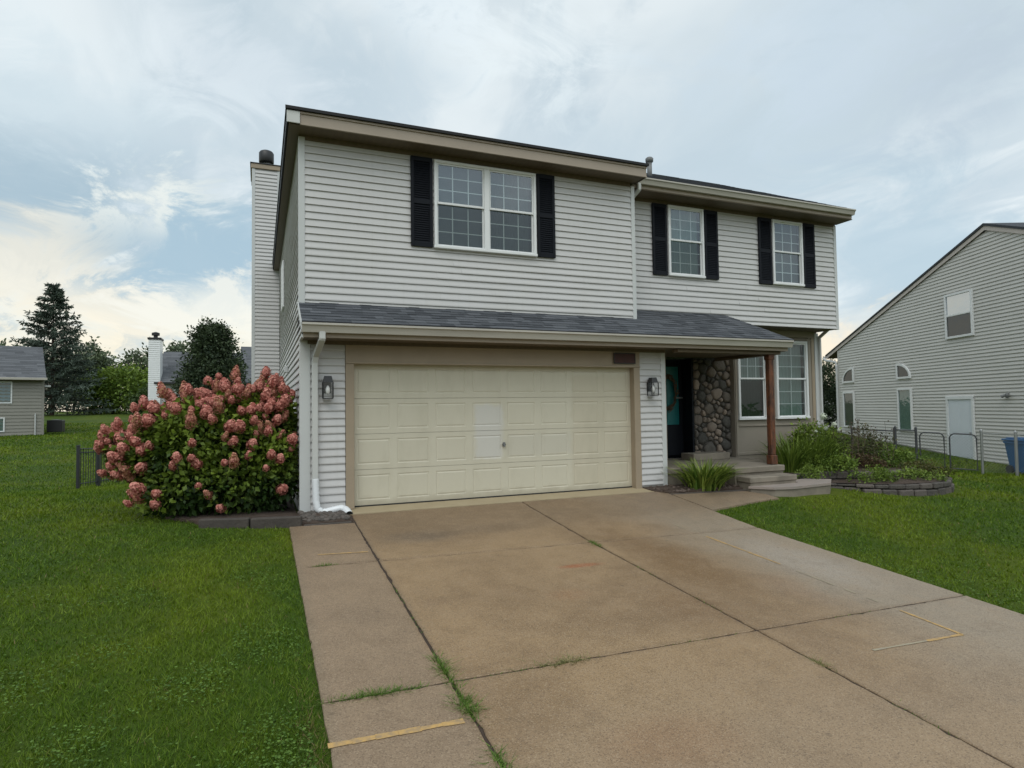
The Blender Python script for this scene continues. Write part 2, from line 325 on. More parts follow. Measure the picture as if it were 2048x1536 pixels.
# ---------------------------------------------------------------- mesh helpers
class MB:
    def __init__(s): s.v = []; s.f = []; s.t = []
    def add(s, vs, fs, t=0.0):
        o = len(s.v); s.v += [tuple(x) for x in vs]; s.f += [tuple(o + i for i in f) for f in fs]; s.t += [t] * len(vs); return s
    def box(s, x0, x1, y0, y1, z0, z1, t=0.0, M=None):
        vs = [Vector((x, y, z)) for z in (z0, z1) for y in (y0, y1) for x in (x0, x1)]
        if M is not None: vs = [M @ v for v in vs]
        return s.add(vs, [(0, 2, 3, 1), (4, 5, 7, 6), (0, 1, 5, 4), (2, 6, 7, 3), (0, 4, 6, 2), (1, 3, 7, 5)], t)
    def bbox(s, x0, x1, y0, y1, z0, z1, b=.006, t=0.0, M=None):
        """box with chamfered edges"""
        c = Vector(((x0 + x1) / 2, (y0 + y1) / 2, (z0 + z1) / 2)); h = Vector((abs(x1 - x0) / 2, abs(y1 - y0) / 2, abs(z1 - z0) / 2))
        b = min(b, h.x * .45, h.y * .45, h.z * .45); vs = []; idx = {}
        for sx in (-1, 1):
            for sy in (-1, 1):
                for sz in (-1, 1):
                    for a in range(3):
                        d = [h.x - b, h.y - b, h.z - b]; d[a] += b
                        idx[(sx, sy, sz, a)] = len(vs); p = c + Vector((sx * d[0], sy * d[1], sz * d[2]))
                        vs.append(M @ p if M is not None else p)
        fs = []
        for a in range(3):
            o = [i for i in range(3) if i != a]
            for sg in (-1, 1):
                q = []
                for s1, s2 in ((-1, -1), (1, -1), (1, 1), (-1, 1)):
                    k = [0, 0, 0]; k[a] = sg; k[o[0]] = s1; k[o[1]] = s2; q.append(idx[(*k, a)])
                fs.append(q)
        for a in range(3):
            o = [i for i in range(3) if i != a]
            for s1 in (-1, 1):
                for s2 in (-1, 1):
                    k0 = [0, 0, 0]; k1 = [0, 0, 0]; k0[a] = -1; k1[a] = 1
                    for k in (k0, k1): k[o[0]] = s1; k[o[1]] = s2
                    fs.append([idx[(*k0, o[0])], idx[(*k1, o[0])], idx[(*k1, o[1])], idx[(*k0, o[1])]])
        for k in [(a, b_, c_) for a in (-1, 1) for b_ in (-1, 1) for c_ in (-1, 1)]:
            fs.append([idx[(*k, 0)], idx[(*k, 1)], idx[(*k, 2)]])
        return s.add(vs, fs, t)
    def tube(s, pts, r, n=8, caps=True, t=0.0):
        pts = [Vector(p) for p in pts]; rs = r if isinstance(r, (list, tuple)) else [r] * len(pts)
        up = Vector((0, 0, 1)); rings = []
        for i, p in enumerate(pts):
            d = (pts[min(i + 1, len(pts) - 1)] - pts[max(i - 1, 0)]).normalized()
            a = d.cross(up if abs(d.z) < .95 else Vector((1, 0, 0))).normalized(); b = d.cross(a)
            rings.append([p + (a * math.cos(2 * math.pi * k / n) + b * math.sin(2 * math.pi * k / n)) * rs[i] for k in range(n)])
        vs = [v for q in rings for v in q]; fs = []
        for i in range(len(pts) - 1):
            for k in range(n): fs.append((i * n + k, i * n + (k + 1) % n, (i + 1) * n + (k + 1) % n, (i + 1) * n + k))
        if caps: fs += [tuple(range(n))[::-1], tuple((len(pts) - 1) * n + k for k in range(n))]
        return s.add(vs, fs, t)
    def lathe(s, c, prof, n=20, t=0.0):
        vs = [(c[0] + r * math.cos(2 * math.pi * k / n), c[1] + r * math.sin(2 * math.pi * k / n), c[2] + z) for r, z in prof for k in range(n)]; fs = []
        for i in range(len(prof) - 1):
            for k in range(n): fs.append((i * n + k, i * n + (k + 1) % n, (i + 1) * n + (k + 1) % n, (i + 1) * n + k))
        fs += [tuple(range(n))[::-1], tuple((len(prof) - 1) * n + k for k in range(n))]
        return s.add(vs, fs, t)
    def prism(s, poly, a, b, t=0.0):
        """poly of 3-D points swept from offset a to offset b (vectors)"""
        a = Vector(a); b = Vector(b); n = len(poly); P = [Vector(p) for p in poly]
        vs = [p + a for p in P] + [p + b for p in P]
        fs = [tuple(range(n))[::-1], tuple(range(n, 2 * n))] + [(i, (i + 1) % n, n + (i + 1) % n, n + i) for i in range(n)]
        return s.add(vs, fs, t)
    def build(s, name, m, parent=None, smooth=False, local=None):
        me = bpy.data.meshes.new(name)
        V = s.v
        if local is not None:
            inv = local.inverted(); V = [tuple(inv @ Vector(v)) for v in V]
        me.from_pydata(V, [], s.f)
        if any(s.t):
            at = me.attributes.new('tint', 'FLOAT', 'POINT'); at.data.foreach_set('value', s.t)
        me.materials.append(m)
        me.update(); me.validate()
        if smooth: me.polygons.foreach_set('use_smooth', [True] * len(me.polygons))
        o = bpy.data.objects.new(name, me); COL.objects.link(o)
        if parent is not None:
            o.parent = parent
            if local is None: o.matrix_parent_inverse = Matrix.LocRotScale(*[x for x in (WLOC(parent), None, None)]).inverted()
        return o
def WLOC(o):
    l = Vector(o.location); p = o.parent
    while p: l = l + Vector(p.location); p = p.parent
    return l
def tag(o, label, cat, group=None, kind=None):
    if label: o['label'] = label
    if cat: o['category'] = cat
    if group: o['group'] = group
    if kind: o['kind'] = kind
    return o
def thing(name, label, cat, loc=(0, 0, 0), group=None):
    o = bpy.data.objects.new(name, None); COL.objects.link(o); o.location = loc; o.empty_display_size = .2
    return tag(o, label, cat, group)
def struct(o): o['kind'] = 'structure'; return o

def raw_mesh(name, V, F, m, parent=None, tint=None, smooth=False):
    """fast mesh from numpy: V (n,3), F (k,3|4)"""
    me = bpy.data.meshes.new(name); k = F.shape[1]
    me.vertices.add(len(V)); me.vertices.foreach_set('co', V.astype(np.float32).ravel())
    me.loops.add(F.size); me.loops.foreach_set('vertex_index', F.astype(np.int32).ravel())
    me.polygons.add(len(F)); me.polygons.foreach_set('loop_start', np.arange(0, F.size, k, dtype=np.int32))
    me.polygons.foreach_set('loop_total', np.full(len(F), k, dtype=np.int32))
    me.update(calc_edges=True)
    if tint is not None:
        at = me.attributes.new('tint', 'FLOAT', 'POINT'); at.data.foreach_set('value', tint.astype(np.float32))
    me.materials.append(m)
    o = bpy.data.objects.new(name, me); COL.objects.link(o)
    if parent is not None:
        o.parent = parent; o.matrix_parent_inverse = Matrix.Translation(WLOC(parent)).inverted()
    return o
def leaf_arrays(P, size, out=None, aspect=.55, droop=.2, tintv=None, rng=RNG, bend=.25):
    """folded leaf quads (two triangles each side of the midrib -> 4 verts rhombus) at P"""
    n = len(P); d = rng.normal(size=(n, 3))
    if out is not None: d = d * .6 + out * .9
    d[:, 2] -= droop; d /= np.linalg.norm(d, axis=1)[:, None]
    r = rng.normal(size=(n, 3)); sd = np.cross(d, r); sd /= np.linalg.norm(sd, axis=1)[:, None] + 1e-9
    nn = np.cross(sd, d)
    s = (size * rng.uniform(.6, 1.3, n))[:, None]
    V = np.stack([P, P + d * s * .5 + sd * s * aspect * .5 + nn * s * bend * .3, P + d * s + nn * -s * bend * .4, P + d * s * .5 - sd * s * aspect * .5 + nn * s * bend * .3], 1).reshape(-1, 3)
    i = np.arange(n)[:, None] * 4; F = np.concatenate([i + np.array([[0, 1, 2]]), i + np.array([[0, 2, 3]])], 0)
    t = rng.uniform(0, 1, n) if tintv is None else np.clip(tintv + rng.normal(size=n) * .18, 0, 1)
    return V, F, np.repeat(t, 4)
def blades(name, P, h, w, m, tint, parent=None, lean=.35, rng=RNG, seg=1):
    n = len(P); a = rng.uniform(0, 2 * np.pi, n); L = rng.normal(size=(n, 2)) * lean
    h = (h * rng.uniform(.45, 1.45, n)); w = w * rng.uniform(.7, 1.2, n)
    sx = np.cos(a) * w / 2; sy = np.sin(a) * w / 2
    A = P + np.stack([sx, sy, np.zeros(n)], 1); B = P - np.stack([sx, sy, np.zeros(n)], 1)
    T = P + np.stack([L[:, 0] * h, L[:, 1] * h, h * (1 - .25 * np.minimum(1, (L ** 2).sum(1)))], 1)
    V = np.stack([A, B, T], 1).reshape(-1, 3); F = np.arange(n * 3).reshape(-1, 3)
    return raw_mesh(name, V, F, m, parent, np.repeat(tint, 3))

# ---------------------------------------------------------------- terrain
GY, GX = .06919, -.01844
def corr(x, y):
    x = np.asarray(x, float); y = np.asarray(y, float)
    return -GX * np.clip(x, 0, 8) * np.clip((y + 2.56) / 2.23, 0, 1) * np.clip((10.5 - x) / 2.5, 0, 1)
def plane_z(x, y): return float(-.02 + GX * x + GY * y + corr(x, y))
def smin(a, b): return np.minimum(a, b)
def gz(x, y):
    x = np.asarray(x, float); y = np.asarray(y, float)
    yy = np.where(y > 0, .25 * (1 - np.exp(-y / .8)) * .3, y); yy = np.maximum(yy, -16)
    z = -.02 + GX * np.clip(x, -14, 20) + GY * yy + corr(x, y)
    G = lambda a, cx, cy, s: a * np.exp(-((x - cx) ** 2 + (y - cy) ** 2) / (2 * s * s))
    z = z + G(-.85, -8, 14, 5.5) + G(-.25, -9, 24, 7) + G(.62, 25, 14.5, 5.2) + G(-.16, 18.3, .3, 3.0)
    z = z + np.where(y > 40, (1 - np.exp(-(y - 40) / 30)) * 1.75, 0)
    z = z + .012 * np.sin(x * 1.3 + y * .7) * np.clip((np.abs(x - 2.2) - 3.6) / 2, 0, 1)
    return z
def gzf(x, y): return float(gz(x, y))
def terrain():
    def axis(lo, a, b, hi, d): # fine in a..b
        core = np.arange(a, b + 1e-6, d)
        l = [a]; s = d
        while l[-1] > lo: s *= 1.25; l.append(l[-1] - s)
        h = [b]; s = d
        while h[-1] < hi: s *= 1.25; h.append(h[-1] + s)
        return np.concatenate([np.array(l[1:])[::-1], core, np.array(h[1:])])
    xs = axis(-700, -16, 26, 700, .35); ys = axis(-500, -14, 30, 1500, .35)
    X, Y = np.meshgrid(xs, ys); Z = gz(X, Y) - .028
    V = np.stack([X, Y, Z], -1).reshape(-1, 3); nx, ny = len(xs), len(ys)
    i, j = np.meshgrid(np.arange(nx - 1), np.arange(ny - 1)); a = (j * nx + i).ravel()
    F = np.stack([a, a + 1, a + nx + 1, a + nx], 1)
    o = raw_mesh('ground', V, F, M_LAWN); struct(o)
    o.data.polygons.foreach_set('use_smooth', [True] * len(o.data.polygons))
terrain()

# ---------------------------------------------------------------- driveway
def slab(x0, x1, y0, y1, m, mb, top=.0, r=.006):
    g = .011; a, b, c, d = x0 + g, x1 - g, y0 + g, y1 - g
    def edge(p, q, nx, ny):
        L = math.hypot(q[0] - p[0], q[1] - p[1]); n = max(2, int(L / .07)); out = []
        for i in range(n):
            t = i / n; j = random.gauss(0, .0028) + (random.uniform(.006, .018) if random.random() < .035 else 0) if i else 0
            out.append((p[0] + (q[0] - p[0]) * t + nx * j, p[1] + (q[1] - p[1]) * t + ny * j, nx, ny))
        return out
    P = edge((a, c), (b, c), 0, 1) + edge((b, c), (b, d), -1, 0) + edge((b, d), (a, d), 0, -1) + edge((a, d), (a, c), 1, 0); n = len(P)
    V = [(x + nx * r, y + ny * r, plane_z(x, y) + top) for x, y, nx, ny in P] + [(x, y, plane_z(x, y) + top - r) for x, y, nx, ny in P] + [(x, y, plane_z(x, y) - .12) for x, y, nx, ny in P]
    # top as strips along y so the warp stays smooth
    nb = max(2, int((b - a) / .07)); nr = max(2, int((d - c) / .07)); Rr = lambda i: nb + i; Lf = lambda i: 2 * nb + nr + (nr - i)
    tops = [tuple(range(nb + 1)) + (Rr(1), Lf(1))] + [(Rr(i), Rr(i + 1), Lf(i + 1), Lf(i)) for i in range(1, nr - 1)] + [(Rr(nr - 1),) + tuple(range(nb + nr, 2 * nb + nr + 1)) + (Lf(nr - 1),)]
    assert n == 2 * (nb + nr)
    mb.add(V, tops + [(n + i, n + (i + 1) % n, (i + 1) % n, i) for i in range(n)] + [(2 * n + i, 2 * n + (i + 1) % n, n + (i + 1) % n, n + i) for i in range(n)])
dw = thing('driveway', None, None); dw['kind'] = 'structure'
mb = MB()
XJ = (-.95, -.1, 2.55, 5.24); YJ = (-14, -8.3, -5.32, -2.56, -.33)
for xi in range(3):
    for yi in range(4):
        y1 = YJ[yi + 1]
        if xi == 0 and yi == 3: y1 = -.80
        slab(XJ[xi], XJ[xi + 1], YJ[yi], y1, M_CONC, mb)
mb.build('slab', M_CONC, dw)
def flat_poly(mb, pts, dz, thick=.1):
    n = len(pts); T = [(x, y, plane_z(x, y) + dz) for x, y in pts]; B = [(x, y, plane_z(x, y) + dz - thick) for x, y in pts]
    mb.add(T + B, [tuple(range(n))] + [(i, n + i, n + (i + 1) % n, (i + 1) % n) for i in range(n)])
mb = MB(); flat_poly(mb, [(-.12, -.322), (5.3, -.322), (5.3, -.02), (5.02, .0), (5.02, .16), (-.02, .16), (-.02, 0), (-.12, 0)], .004); mb.build('apron', M_APRON, dw)
mb = MB(); flat_poly(mb, [(5.25, -.60), (5.25, -1.60), (5.75, -1.48), (6.4, -1.34), (6.95, -1.27), (6.9, -.62)], .0); flat_poly(mb, [(5.25, -.33), (5.25, -.595), (5.9, -.597), (5.9, -.52)], .0)
w_ = mb.build('walkway', M_CONC, None); struct(w_)
mb = MB()
for xa_, xb_, ya_, yb_ in ((-.13, -.07, -13.9, -2.6), (2.52, 2.58, -13.9, -2.6), (-.93, 5.22, -2.6, -2.52), (-.93, 5.22, -5.36, -5.28), (-.93, 5.22, -8.34, -8.26)): flat_poly(mb, [(xa_, ya_), (xb_, ya_), (xb_, yb_), (xa_, yb_)], -.010 - .001 * (xa_ > -.5), .05)
for x0_ in (-.1, 2.55):
    for k_ in range(12): ya, yb = -2.52 + 2.2 * k_ / 12, -2.52 + 2.2 * (k_ + 1) / 12; flat_poly(mb, [(x0_ - .03, ya), (x0_ + .03, ya), (x0_ + .03, yb), (x0_ - .03, yb)], -.010, .05)
flat_poly(mb, [(-.12, -.36), (5.22, -.36), (5.22, -.30), (-.12, -.30)], -.012, .05)
mb.build('joint_fill', M_JOINT, dw)
def paint(pts, wd, m, gaps=.0):
    mb = MB()
    for (x0, y0), (x1, y1) in zip(pts[:-1], pts[1:]):
        L = math.hypot(x1 - x0, y1 - y0); n = max(2, int(L / .12)); nx, ny = -(y1 - y0) / L, (x1 - x0) / L
        for i in range(n):
            if random.random() < gaps: continue
            a, b = i / n, (i + 1.02) / n; w0 = wd * random.uniform(.6, 1.15) / 2; w1 = wd * random.uniform(.6, 1.15) / 2
            q = []
            for t, s, ww in ((a, -1, w0), (a, 1, w0), (b, 1, w1), (b, -1, w1)):
                x = x0 + (x1 - x0) * t + nx * s * ww; y = y0 + (y1 - y0) * t + ny * s * ww; q.append((x, y, plane_z(x, y) + .004))
            mb.add(q, [(0, 1, 2, 3)] if ny * 0 + 1 else [])
    return mb.build('paint_stripe', m, dw)
paint([(-.95, -5.79), (-.17, -5.80)], .05, M_PAINTL)
paint([(-.70, -2.16), (-.16, -2.20)], .035, M_PAINTL, .05)
paint([(4.17, -2.75), (4.19, -4.1)], .034, M_PAINTL, .12); paint([(4.17, -4.1), (4.18, -5.3)], .022, M_PAINTW, .5)
paint([(4.18, -5.4), (4.17, -5.95)], .032, M_PAINTL, .04); paint([(4.17, -5.95), (3.75, -5.94)], .034, M_PAINTL, .08); paint([(3.75, -5.94), (3.15, -5.92)], .024, M_PAINTW, .2)
paint([(4.12, -2.1), (4.14, -2.5)], .022, M_PAINTW, .4)

# ---------------------------------------------------------------- siding, windows and roofs
def siding(mb, p0, d, L, z0, z1, nrm, course=.1108, clip=None, out=.021, phase=0.0, holes=()):
    d = Vector((*d, 0)); nrm = Vector((*nrm, 0)); p0 = Vector((*p0, 0))
    k = math.floor((z0 - phase) / course + 1e-6); 
    while k * course + phase < z1 - 1e-4:
        A_ = k * course + phase; a = max(z0, A_); b = min(z1, (k + 1) * course + phase); k += 1
        if b - a < .004: continue
        if any(h[2] < b and h[3] > a for h in holes):
            zs = sorted({a, b} | {z for h in holes for z in (h[2], h[3]) if a < z < b})
            for za, zb in zip(zs[:-1], zs[1:]):
                cuts = sorted((h[0], h[1]) for h in holes if h[2] < (za + zb) / 2 < h[3]); s_ = 0; segs = []
                for c0, c1 in cuts: segs.append((s_, c0)); s_ = c1
                segs.append((s_, L)); qa = out * (1 - (za - A_) / course); qb = out * (1 - (zb - A_) / course)
                for g0, g1 in segs:
                    if g1 - g0 > .005:
                        vs = [p0 + d * g + nrm * q + Vector((0, 0, z)) for q, z in ((-.006, za), (qa, za), (qb, zb)) for g in (g0, g1)]
                        mb.add(vs, [(0, 1, 3, 2), (2, 3, 5, 4)])
            continue
        sa0, sa1, sb0, sb1 = 0, L, 0, L
        if clip: (sa0, sa1), (sb0, sb1) = clip(a), clip(b)
        if sa1 - sa0 < .01: continue
        jit = random.uniform(-.001, .001); o = out + jit
        # double profile: flat top, bead, lower lip
        h = b - a
        lv = [(a, o, sa0, sa1), (a + h * .16, o + .0005, sa0, sa1), (b, .000, sb0, sb1)]
        vs = []
        for z, q, s0, s1 in [(a, -.006, sa0, sa1)] + lv:
            vs += [p0 + d * s0 + nrm * q + Vector((0, 0, z)), p0 + d * s1 + nrm * q + Vector((0, 0, z))]
        if clip or L < 2.5: mb.add(vs, [(0, 1, 3, 2), (2, 3, 5, 4), (4, 5, 7, 6)]); continue
        s_ = 0; nx_ = random.uniform(.8, 3.6); odd = 0
        while s_ < L - 1e-6:
            e_ = min(L, nx_); dq = .0028 * odd; wv = random.uniform(-.0015, .0015)
            vs = [p0 + d * g + nrm * (q + (dq + wv if q > 0 else 0)) + Vector((0, 0, z)) for z, q, _, _ in [(a, -.006, 0, 0)] + lv for g in (s_, e_)]
            mb.add(vs, [(0, 1, 3, 2), (2, 3, 5, 4), (4, 5, 7, 6), (1, 3, 5, 7)]); s_ = e_; nx_ = s_ + random.uniform(2.6, 3.7); odd = 1 - odd
    return mb
def shingle_slope(mb, O, ax, up, L, S, expo=.135, tab=(.12, .34), clip=None, thick=.008, lod=True):
    """O = eave corner, ax = unit along the eave, up = unit up the slope, L x S; real overlapping tabs"""
    O, ax, up = Vector(O), Vector(ax), Vector(up); nr = ax.cross(up).normalized()
    if nr.z < 0: nr = -nr
    n = int(math.ceil(S / expo))
    for i in range(n):
        a = i * expo; b = min(S, (i + 1) * expo)
        s0, s1 = (0, L) if not clip else clip(a)
        t0, t1 = (0, L) if not clip else clip(b)
        s = s0
        while s < s1 - 1e-3:
            w = random.uniform(*tab); e = min(s1, s + w)
            if s1 - e < .05: e = s1
            th = thick * random.choice((1, 1, 1.7)); tv = random.random()
            f0 = (s - s0) / max(1e-6, s1 - s0); f1 = (e - s0) / max(1e-6, s1 - s0)
            u0 = t0 + (t1 - t0) * f0 if clip else s; u1 = t0 + (t1 - t0) * f1 if clip else e
            dz = random.choice((0, 0, .012)) if i else 0
            p = lambda q, r, h: O + ax * q + up * r + nr * h
            mb.add([p(s, a - dz, 0), p(e, a - dz, 0), p(e, a - dz, th), p(s, a - dz, th), p(u1, b + .01, .001), p(u0, b + .01, .001)],
                   [(0, 1, 2, 3), (3, 2, 4, 5), (0, 3, 5), (1, 4, 2)], tv)
            s = e
    return mb

def window(parent, x0, x1, y, z0, z1, cols=1, grid=(3, 3), lowgrid=True, fr=.05, backs=None, M=None, glass=(None, None), meet=.5, low_cov=None):
    """a front-facing double hung window (faces -Y in local axes) with M placing it; one or two lights wide"""
    W = thing('window', None, None, (0, 0, 0)); W.parent = parent
    if M is not None: W.matrix_local = M
    del_keys = [k for k in ('label', 'category') if k in W.keys()]
    for k in del_keys: del W[k]
    T = Matrix.Identity(4)
    def part(mb, name, m):
        me = mb.build(name, m); me.parent = W; return me
    fb = MB(); yo = y - .055
    fb.bbox(x0, x1, yo, y + .03, z1 - fr, z1, .008); fb.bbox(x0 - .01, x1 + .01, yo - .012, y + .03, z0 - .012, z0 + fr * .75, .008)
    fb.bbox(x0, x0 + fr, yo, y + .03, z0 + fr * .75, z1 - fr, .008); fb.bbox(x1 - fr, x1, yo, y + .03, z0 + fr * .75, z1 - fr, .008)
    cw = (x1 - x0) / cols
    for c in range(1, cols): fb.bbox(x0 + cw * c - fr * .95, x0 + cw * c + fr * .95, yo, y + .03, z0 + fr * .75, z1 - fr, .008)
    part(fb, 'frame', M_WHITE)
    zm = z0 + (z1 - z0) * meet
    for c in range(cols):
        a = x0 + cw * c + fr * (1 if c == 0 else .95); b = x0 + cw * (c + 1) - fr * (1 if c == cols - 1 else .95); s = .024
        sb = MB()
        sb.bbox(a, b, y - .036, y - .008, zm - .004, zm + .034, .004)
        sb.box(a, a + s, y - .033, y - .01, zm + .03, z1 - fr); sb.box(b - s, b, y - .033, y - .01, zm + .03, z1 - fr); sb.box(a + s, b - s, y - .033, y - .01, z1 - fr - s, z1 - fr)
        y2 = y - .006
        sb.box(a, a + s, y2, y2 + .02, z0 + .03, zm); sb.box(b - s, b, y2, y2 + .02, z0 + .03, zm); sb.box(a + s, b - s, y2, y2 + .02, z0 + .03, z0 + .03 + s * 1.5)
        part(sb, 'sash', M_WHITE)
        gb = MB(); gx, gzn = grid
        for (lo, hi, yy) in ((zm + .034, z1 - fr - s, y - .018), (z0 + .06, zm - .002, y + .008)):
            if yy > y and not lowgrid: continue
            for i in range(1, gx): gb.box(a + (b - a) * i / gx - .008, a + (b - a) * i / gx + .008, yy, yy + .008, lo, hi)
            for i in range(1, gzn): gb.box(a + s, b - s, yy + .001, yy + .007, lo + (hi - lo) * i / gzn - .007, lo + (hi - lo) * i / gzn + .007)
        if gb.v: part(gb, 'muntin', M_WHITE)
        g1 = MB().add([(a, y - .022, zm + .03), (b, y - .022, zm + .03), (b, y - .022, z1 - fr), (a, y - .022, z1 - fr)], [(0, 1, 2, 3)])
        part(g1, 'pane', glass[0] or M_GLASS)
        g2 = MB().add([(a, y + .003, z0 + .03), (b, y + .003, z0 + .03), (b, y + .003, zm), (a, y + .003, zm)], [(0, 1, 2, 3)])
        part(g2, 'pane', glass[1] or M_GLASS_SCR)
        bk = (backs[c] if backs else 'blind')
        if bk == 'blind':
            bb = MB(); z = z0 + .05
            while z < z1 - .05: bb.add([(a, y + .07, z), (b, y + .07, z), (b, y + .076, z + .031), (a, y + .076, z + .031)], [(0, 1, 2, 3)]); z += .030
            part(bb, 'blind', M_BLIND)
        elif bk in ('curtain', 'curtain2'):
            bb = MB(); n = 40; vs = []
            for i in range(n + 1):
                x = a + (b - a) * i / n; q = y + .09 + .014 * math.sin(i * 1.3) + .006 * math.sin(i * .47); vs += [(x, q, z0), (x, q, z1)]
            bb.add(vs, [(2 * i, 2 * i + 2, 2 * i + 3, 2 * i + 1) for i in range(n)]); part(bb, 'curtain', M_CURT if bk == 'curtain' else M_CURT2)
        elif isinstance(bk, tuple):  # blind pulled part way
            bb = MB(); z = z0 + (z1 - z0) * bk[0]
            while z < z1 - .05: bb.add([(a, y + .07, z), (b, y + .07, z), (b, y + .076, z + .031), (a, y + .076, z + .031)], [(0, 1, 2, 3)]); z += .030
            part(bb, 'blind', M_BLIND)
    rb = MB(); rb.box(x0 + .02, x1 - .02, y + .115, y + .16, z0 + .02, z1 - .02)
    part(rb, 'dark_room', M_DARK)
    return W

# ---------------------------------------------------------------- the main house
H = thing('suburban_house', 'two-storey grey vinyl-sided house with cream double garage door and black shutters', 'house', (0, 0, 0))
XL, XR = -.75, 10.86
YU, YW = .2, .72
# cores behind the siding so nothing is see-through
mb = MB(); mb.box(XL + .004, 5.10, YU + .25, 14, 2.52, 5.6); mb.box(5.1, XR - .004, YW + .25, 9.2, 3.16, 5.6)
mb.box(XL + .004, -.03, .004, 14, -.3, 2.52); mb.box(4.94, 5.55, .004, 6, -.1, 2.52)
mb.box(-.03, 4.94, .3, 14, -.3, 2.52); mb.box(-.03, 4.94, .03, .3, 2.16, 2.52)
mb.box(XL + .004, 8.0, .004, .72, 2.52, 2.7)
mb.build('wall_core', M_DARK, H)
# walls of siding
mb = MB(); siding(mb, (XL + .07, YU), (1, 0), 5.05 - XL - .07 + .0, 3.0, 5.52, (0, -1), holes=[(1.31 - XL - .07, 3.09 - XL - .07, 4.056, 5.47)]); mb.build('siding_wall', M_SID, H)
mb = MB(); siding(mb, (5.14, YW), (1, 0), XR - 5.14 - .05, 3.13, 5.47, (0, -1), holes=[(6.243 - 5.14, 7.097 - 5.14, 4.052, 5.45), (8.958 - 5.14, 9.805 - 5.14, 4.052, 5.44)]); mb.build('siding_wall', M_SID, H)
mb = MB(); siding(mb, (-.62, 0), (1, 0), .49, .0, 2.42, (0, -1)); mb.build('siding_wall', M_SID, H)
mb = MB(); siding(mb, (5.02, 0), (1, 0), .47, .03, 2.42, (0, -1)); mb.build('siding_wall', M_SID, H)
mb = MB()
siding(mb, (XL, YU + .05), (0, 1), 13.7, 2.86, 5.6, (-1, 0))
siding(mb, (XL, .06), (0, 1), 13.9, -.1, 2.86, (-1, 0), clip=lambda z: (0 if z < 2.6 else (z - 2.6) * 2.1, 13.9))
mb.build('siding_wall', M_SID, H)
mb = MB(); siding(mb, (XR, YW + .05), (0, 1), 8.4, 3.13, 5.6, (1, 0)); mb.build('siding_wall', M_SID, H)
mb = MB(); siding(mb, (XR, 1.35), (0, 1), 7.8, -.3, 3.13, (1, 0)); mb.build('siding_wall', M_SID, H)
mb = MB(); siding(mb, (5.1, YU + .03), (0, 1), .49, 3.1, 5.52, (1, 0)); mb.build('siding_wall', M_SID, H)
# foundation strip
mb = MB(); mb.box(XL - .0, XL + .05, .02, 14, -1.6, -.1); mb.box(XL, -.13, -.012, .02, -.3, .0); mb.box(5.0, 5.56, -.012, .02, -.4, .03); mb.build('foundation', M_FOUND, H)
# corner boards
def board(x0, x1, y0, y1, z0, z1, m=M_TRIM, name='corner_board', b=.004):
    return MB().bbox(x0, x1, y0, y1, z0, z1, b).build(name, m, H)
board(XL - .022, XL + .07, YU - .024, YU + .06, 3.0, 5.55)
board(5.045, 5.125, YU - .024, YU + .05, 3.0, 5.52)
board(5.10, 5.15, YW - .022, YW, 3.2, 5.5)
board(XR - .06, XR + .022, YW - .024, YW + .06, 3.12, 5.5)
board(-.75 - .02, -.62, -.024, .06, -.05, 2.5)
board(5.48, 5.575, -.024, .07, .0, 2.46)
# garage door casing
mb = MB()
mb.bbox(-.125, .0, -.03, .03, -.01, 2.135, .004); mb.bbox(-.125, 5.02, -.031, .03, 2.137, 2.43, .004)
mb.bbox(4.895, 5.02, -.03, .03, -.06, 2.135, .004)
mb.box(-.055, .0, .03, .13, -.02, 2.15); mb.box(4.895, 4.95, .03, .14, -.06, 2.15); mb.box(-.05, 4.95, .031, .13, 2.15, 2.2)
mb.bbox(-.127, 5.022, -.042, -.031, 2.137, 2.165, .003); mb.bbox(-.127, 5.022, -.045, -.031, 2.40, 2.432, .003)
mb.build('garage_casing', M_TAUPE, H)
# garage door : 4 sections x 8 raised panels
gd = MB(); SX0, SX1 = .0, 4.895; yd = .112; nsec = 4; hs = 2.145 / nsec
for r_ in range(nsec):
    zb = .012 + r_ * hs; zt = zb + hs - .005
    if r_ == nsec - 1: zt = 2.155
    vcols = 8; cw = (SX1 - SX0) / vcols
    # section skin with recessed frames
    for c_ in range(vcols):
        a = SX0 + c_ * cw; b = a + cw; m_x = .055; m_z = .075
        ia, ib, iz, jz = a + m_x, b - m_x, zb + m_z, zt - m_z; dpt = .007; bev = .014
        O = [(a, yd, zb), (b, yd, zb), (b, yd, zt), (a, yd, zt)]
        I = [(ia, yd, iz), (ib, yd, iz), (ib, yd, jz), (ia, yd, jz)]
        G = [(ia + bev, yd + dpt, iz + bev), (ib - bev, yd + dpt, iz + bev), (ib - bev, yd + dpt, jz - bev), (ia + bev, yd + dpt, jz - bev)]
        K = [(ia + 2.6 * bev, yd + .001, iz + 2.6 * bev), (ib - 2.6 * bev, yd + .001, iz + 2.6 * bev), (ib - 2.6 * bev, yd + .001, jz - 2.6 * bev), (ia + 2.6 * bev, yd + .001, jz - 2.6 * bev)]
        fs = []
        for o in (0, 4, 8): fs += [(o + i, o + (i + 1) % 4, o + 4 + (i + 1) % 4, o + 4 + i) for i in range(4)]
        gd.add(O + I + G + K, fs + [(12, 13, 14, 15)])
    # rounded section joint
    gd.add([(SX0, yd, zt), (SX1, yd, zt), (SX1, yd + .015, zt + .001), (SX0, yd + .015, zt + .001)], [(0, 1, 2, 3)])
    gd.add([(SX0, yd, zb), (SX1, yd, zb), (SX1, yd + .02, zb - .002), (SX0, yd + .02, zb - .002)], [(3, 2, 1, 0)])
gd.box(SX0, SX1, yd + .021, yd + .05, -.02, 2.18)
g_ = gd.build('garage_door', M_GDOOR, H)
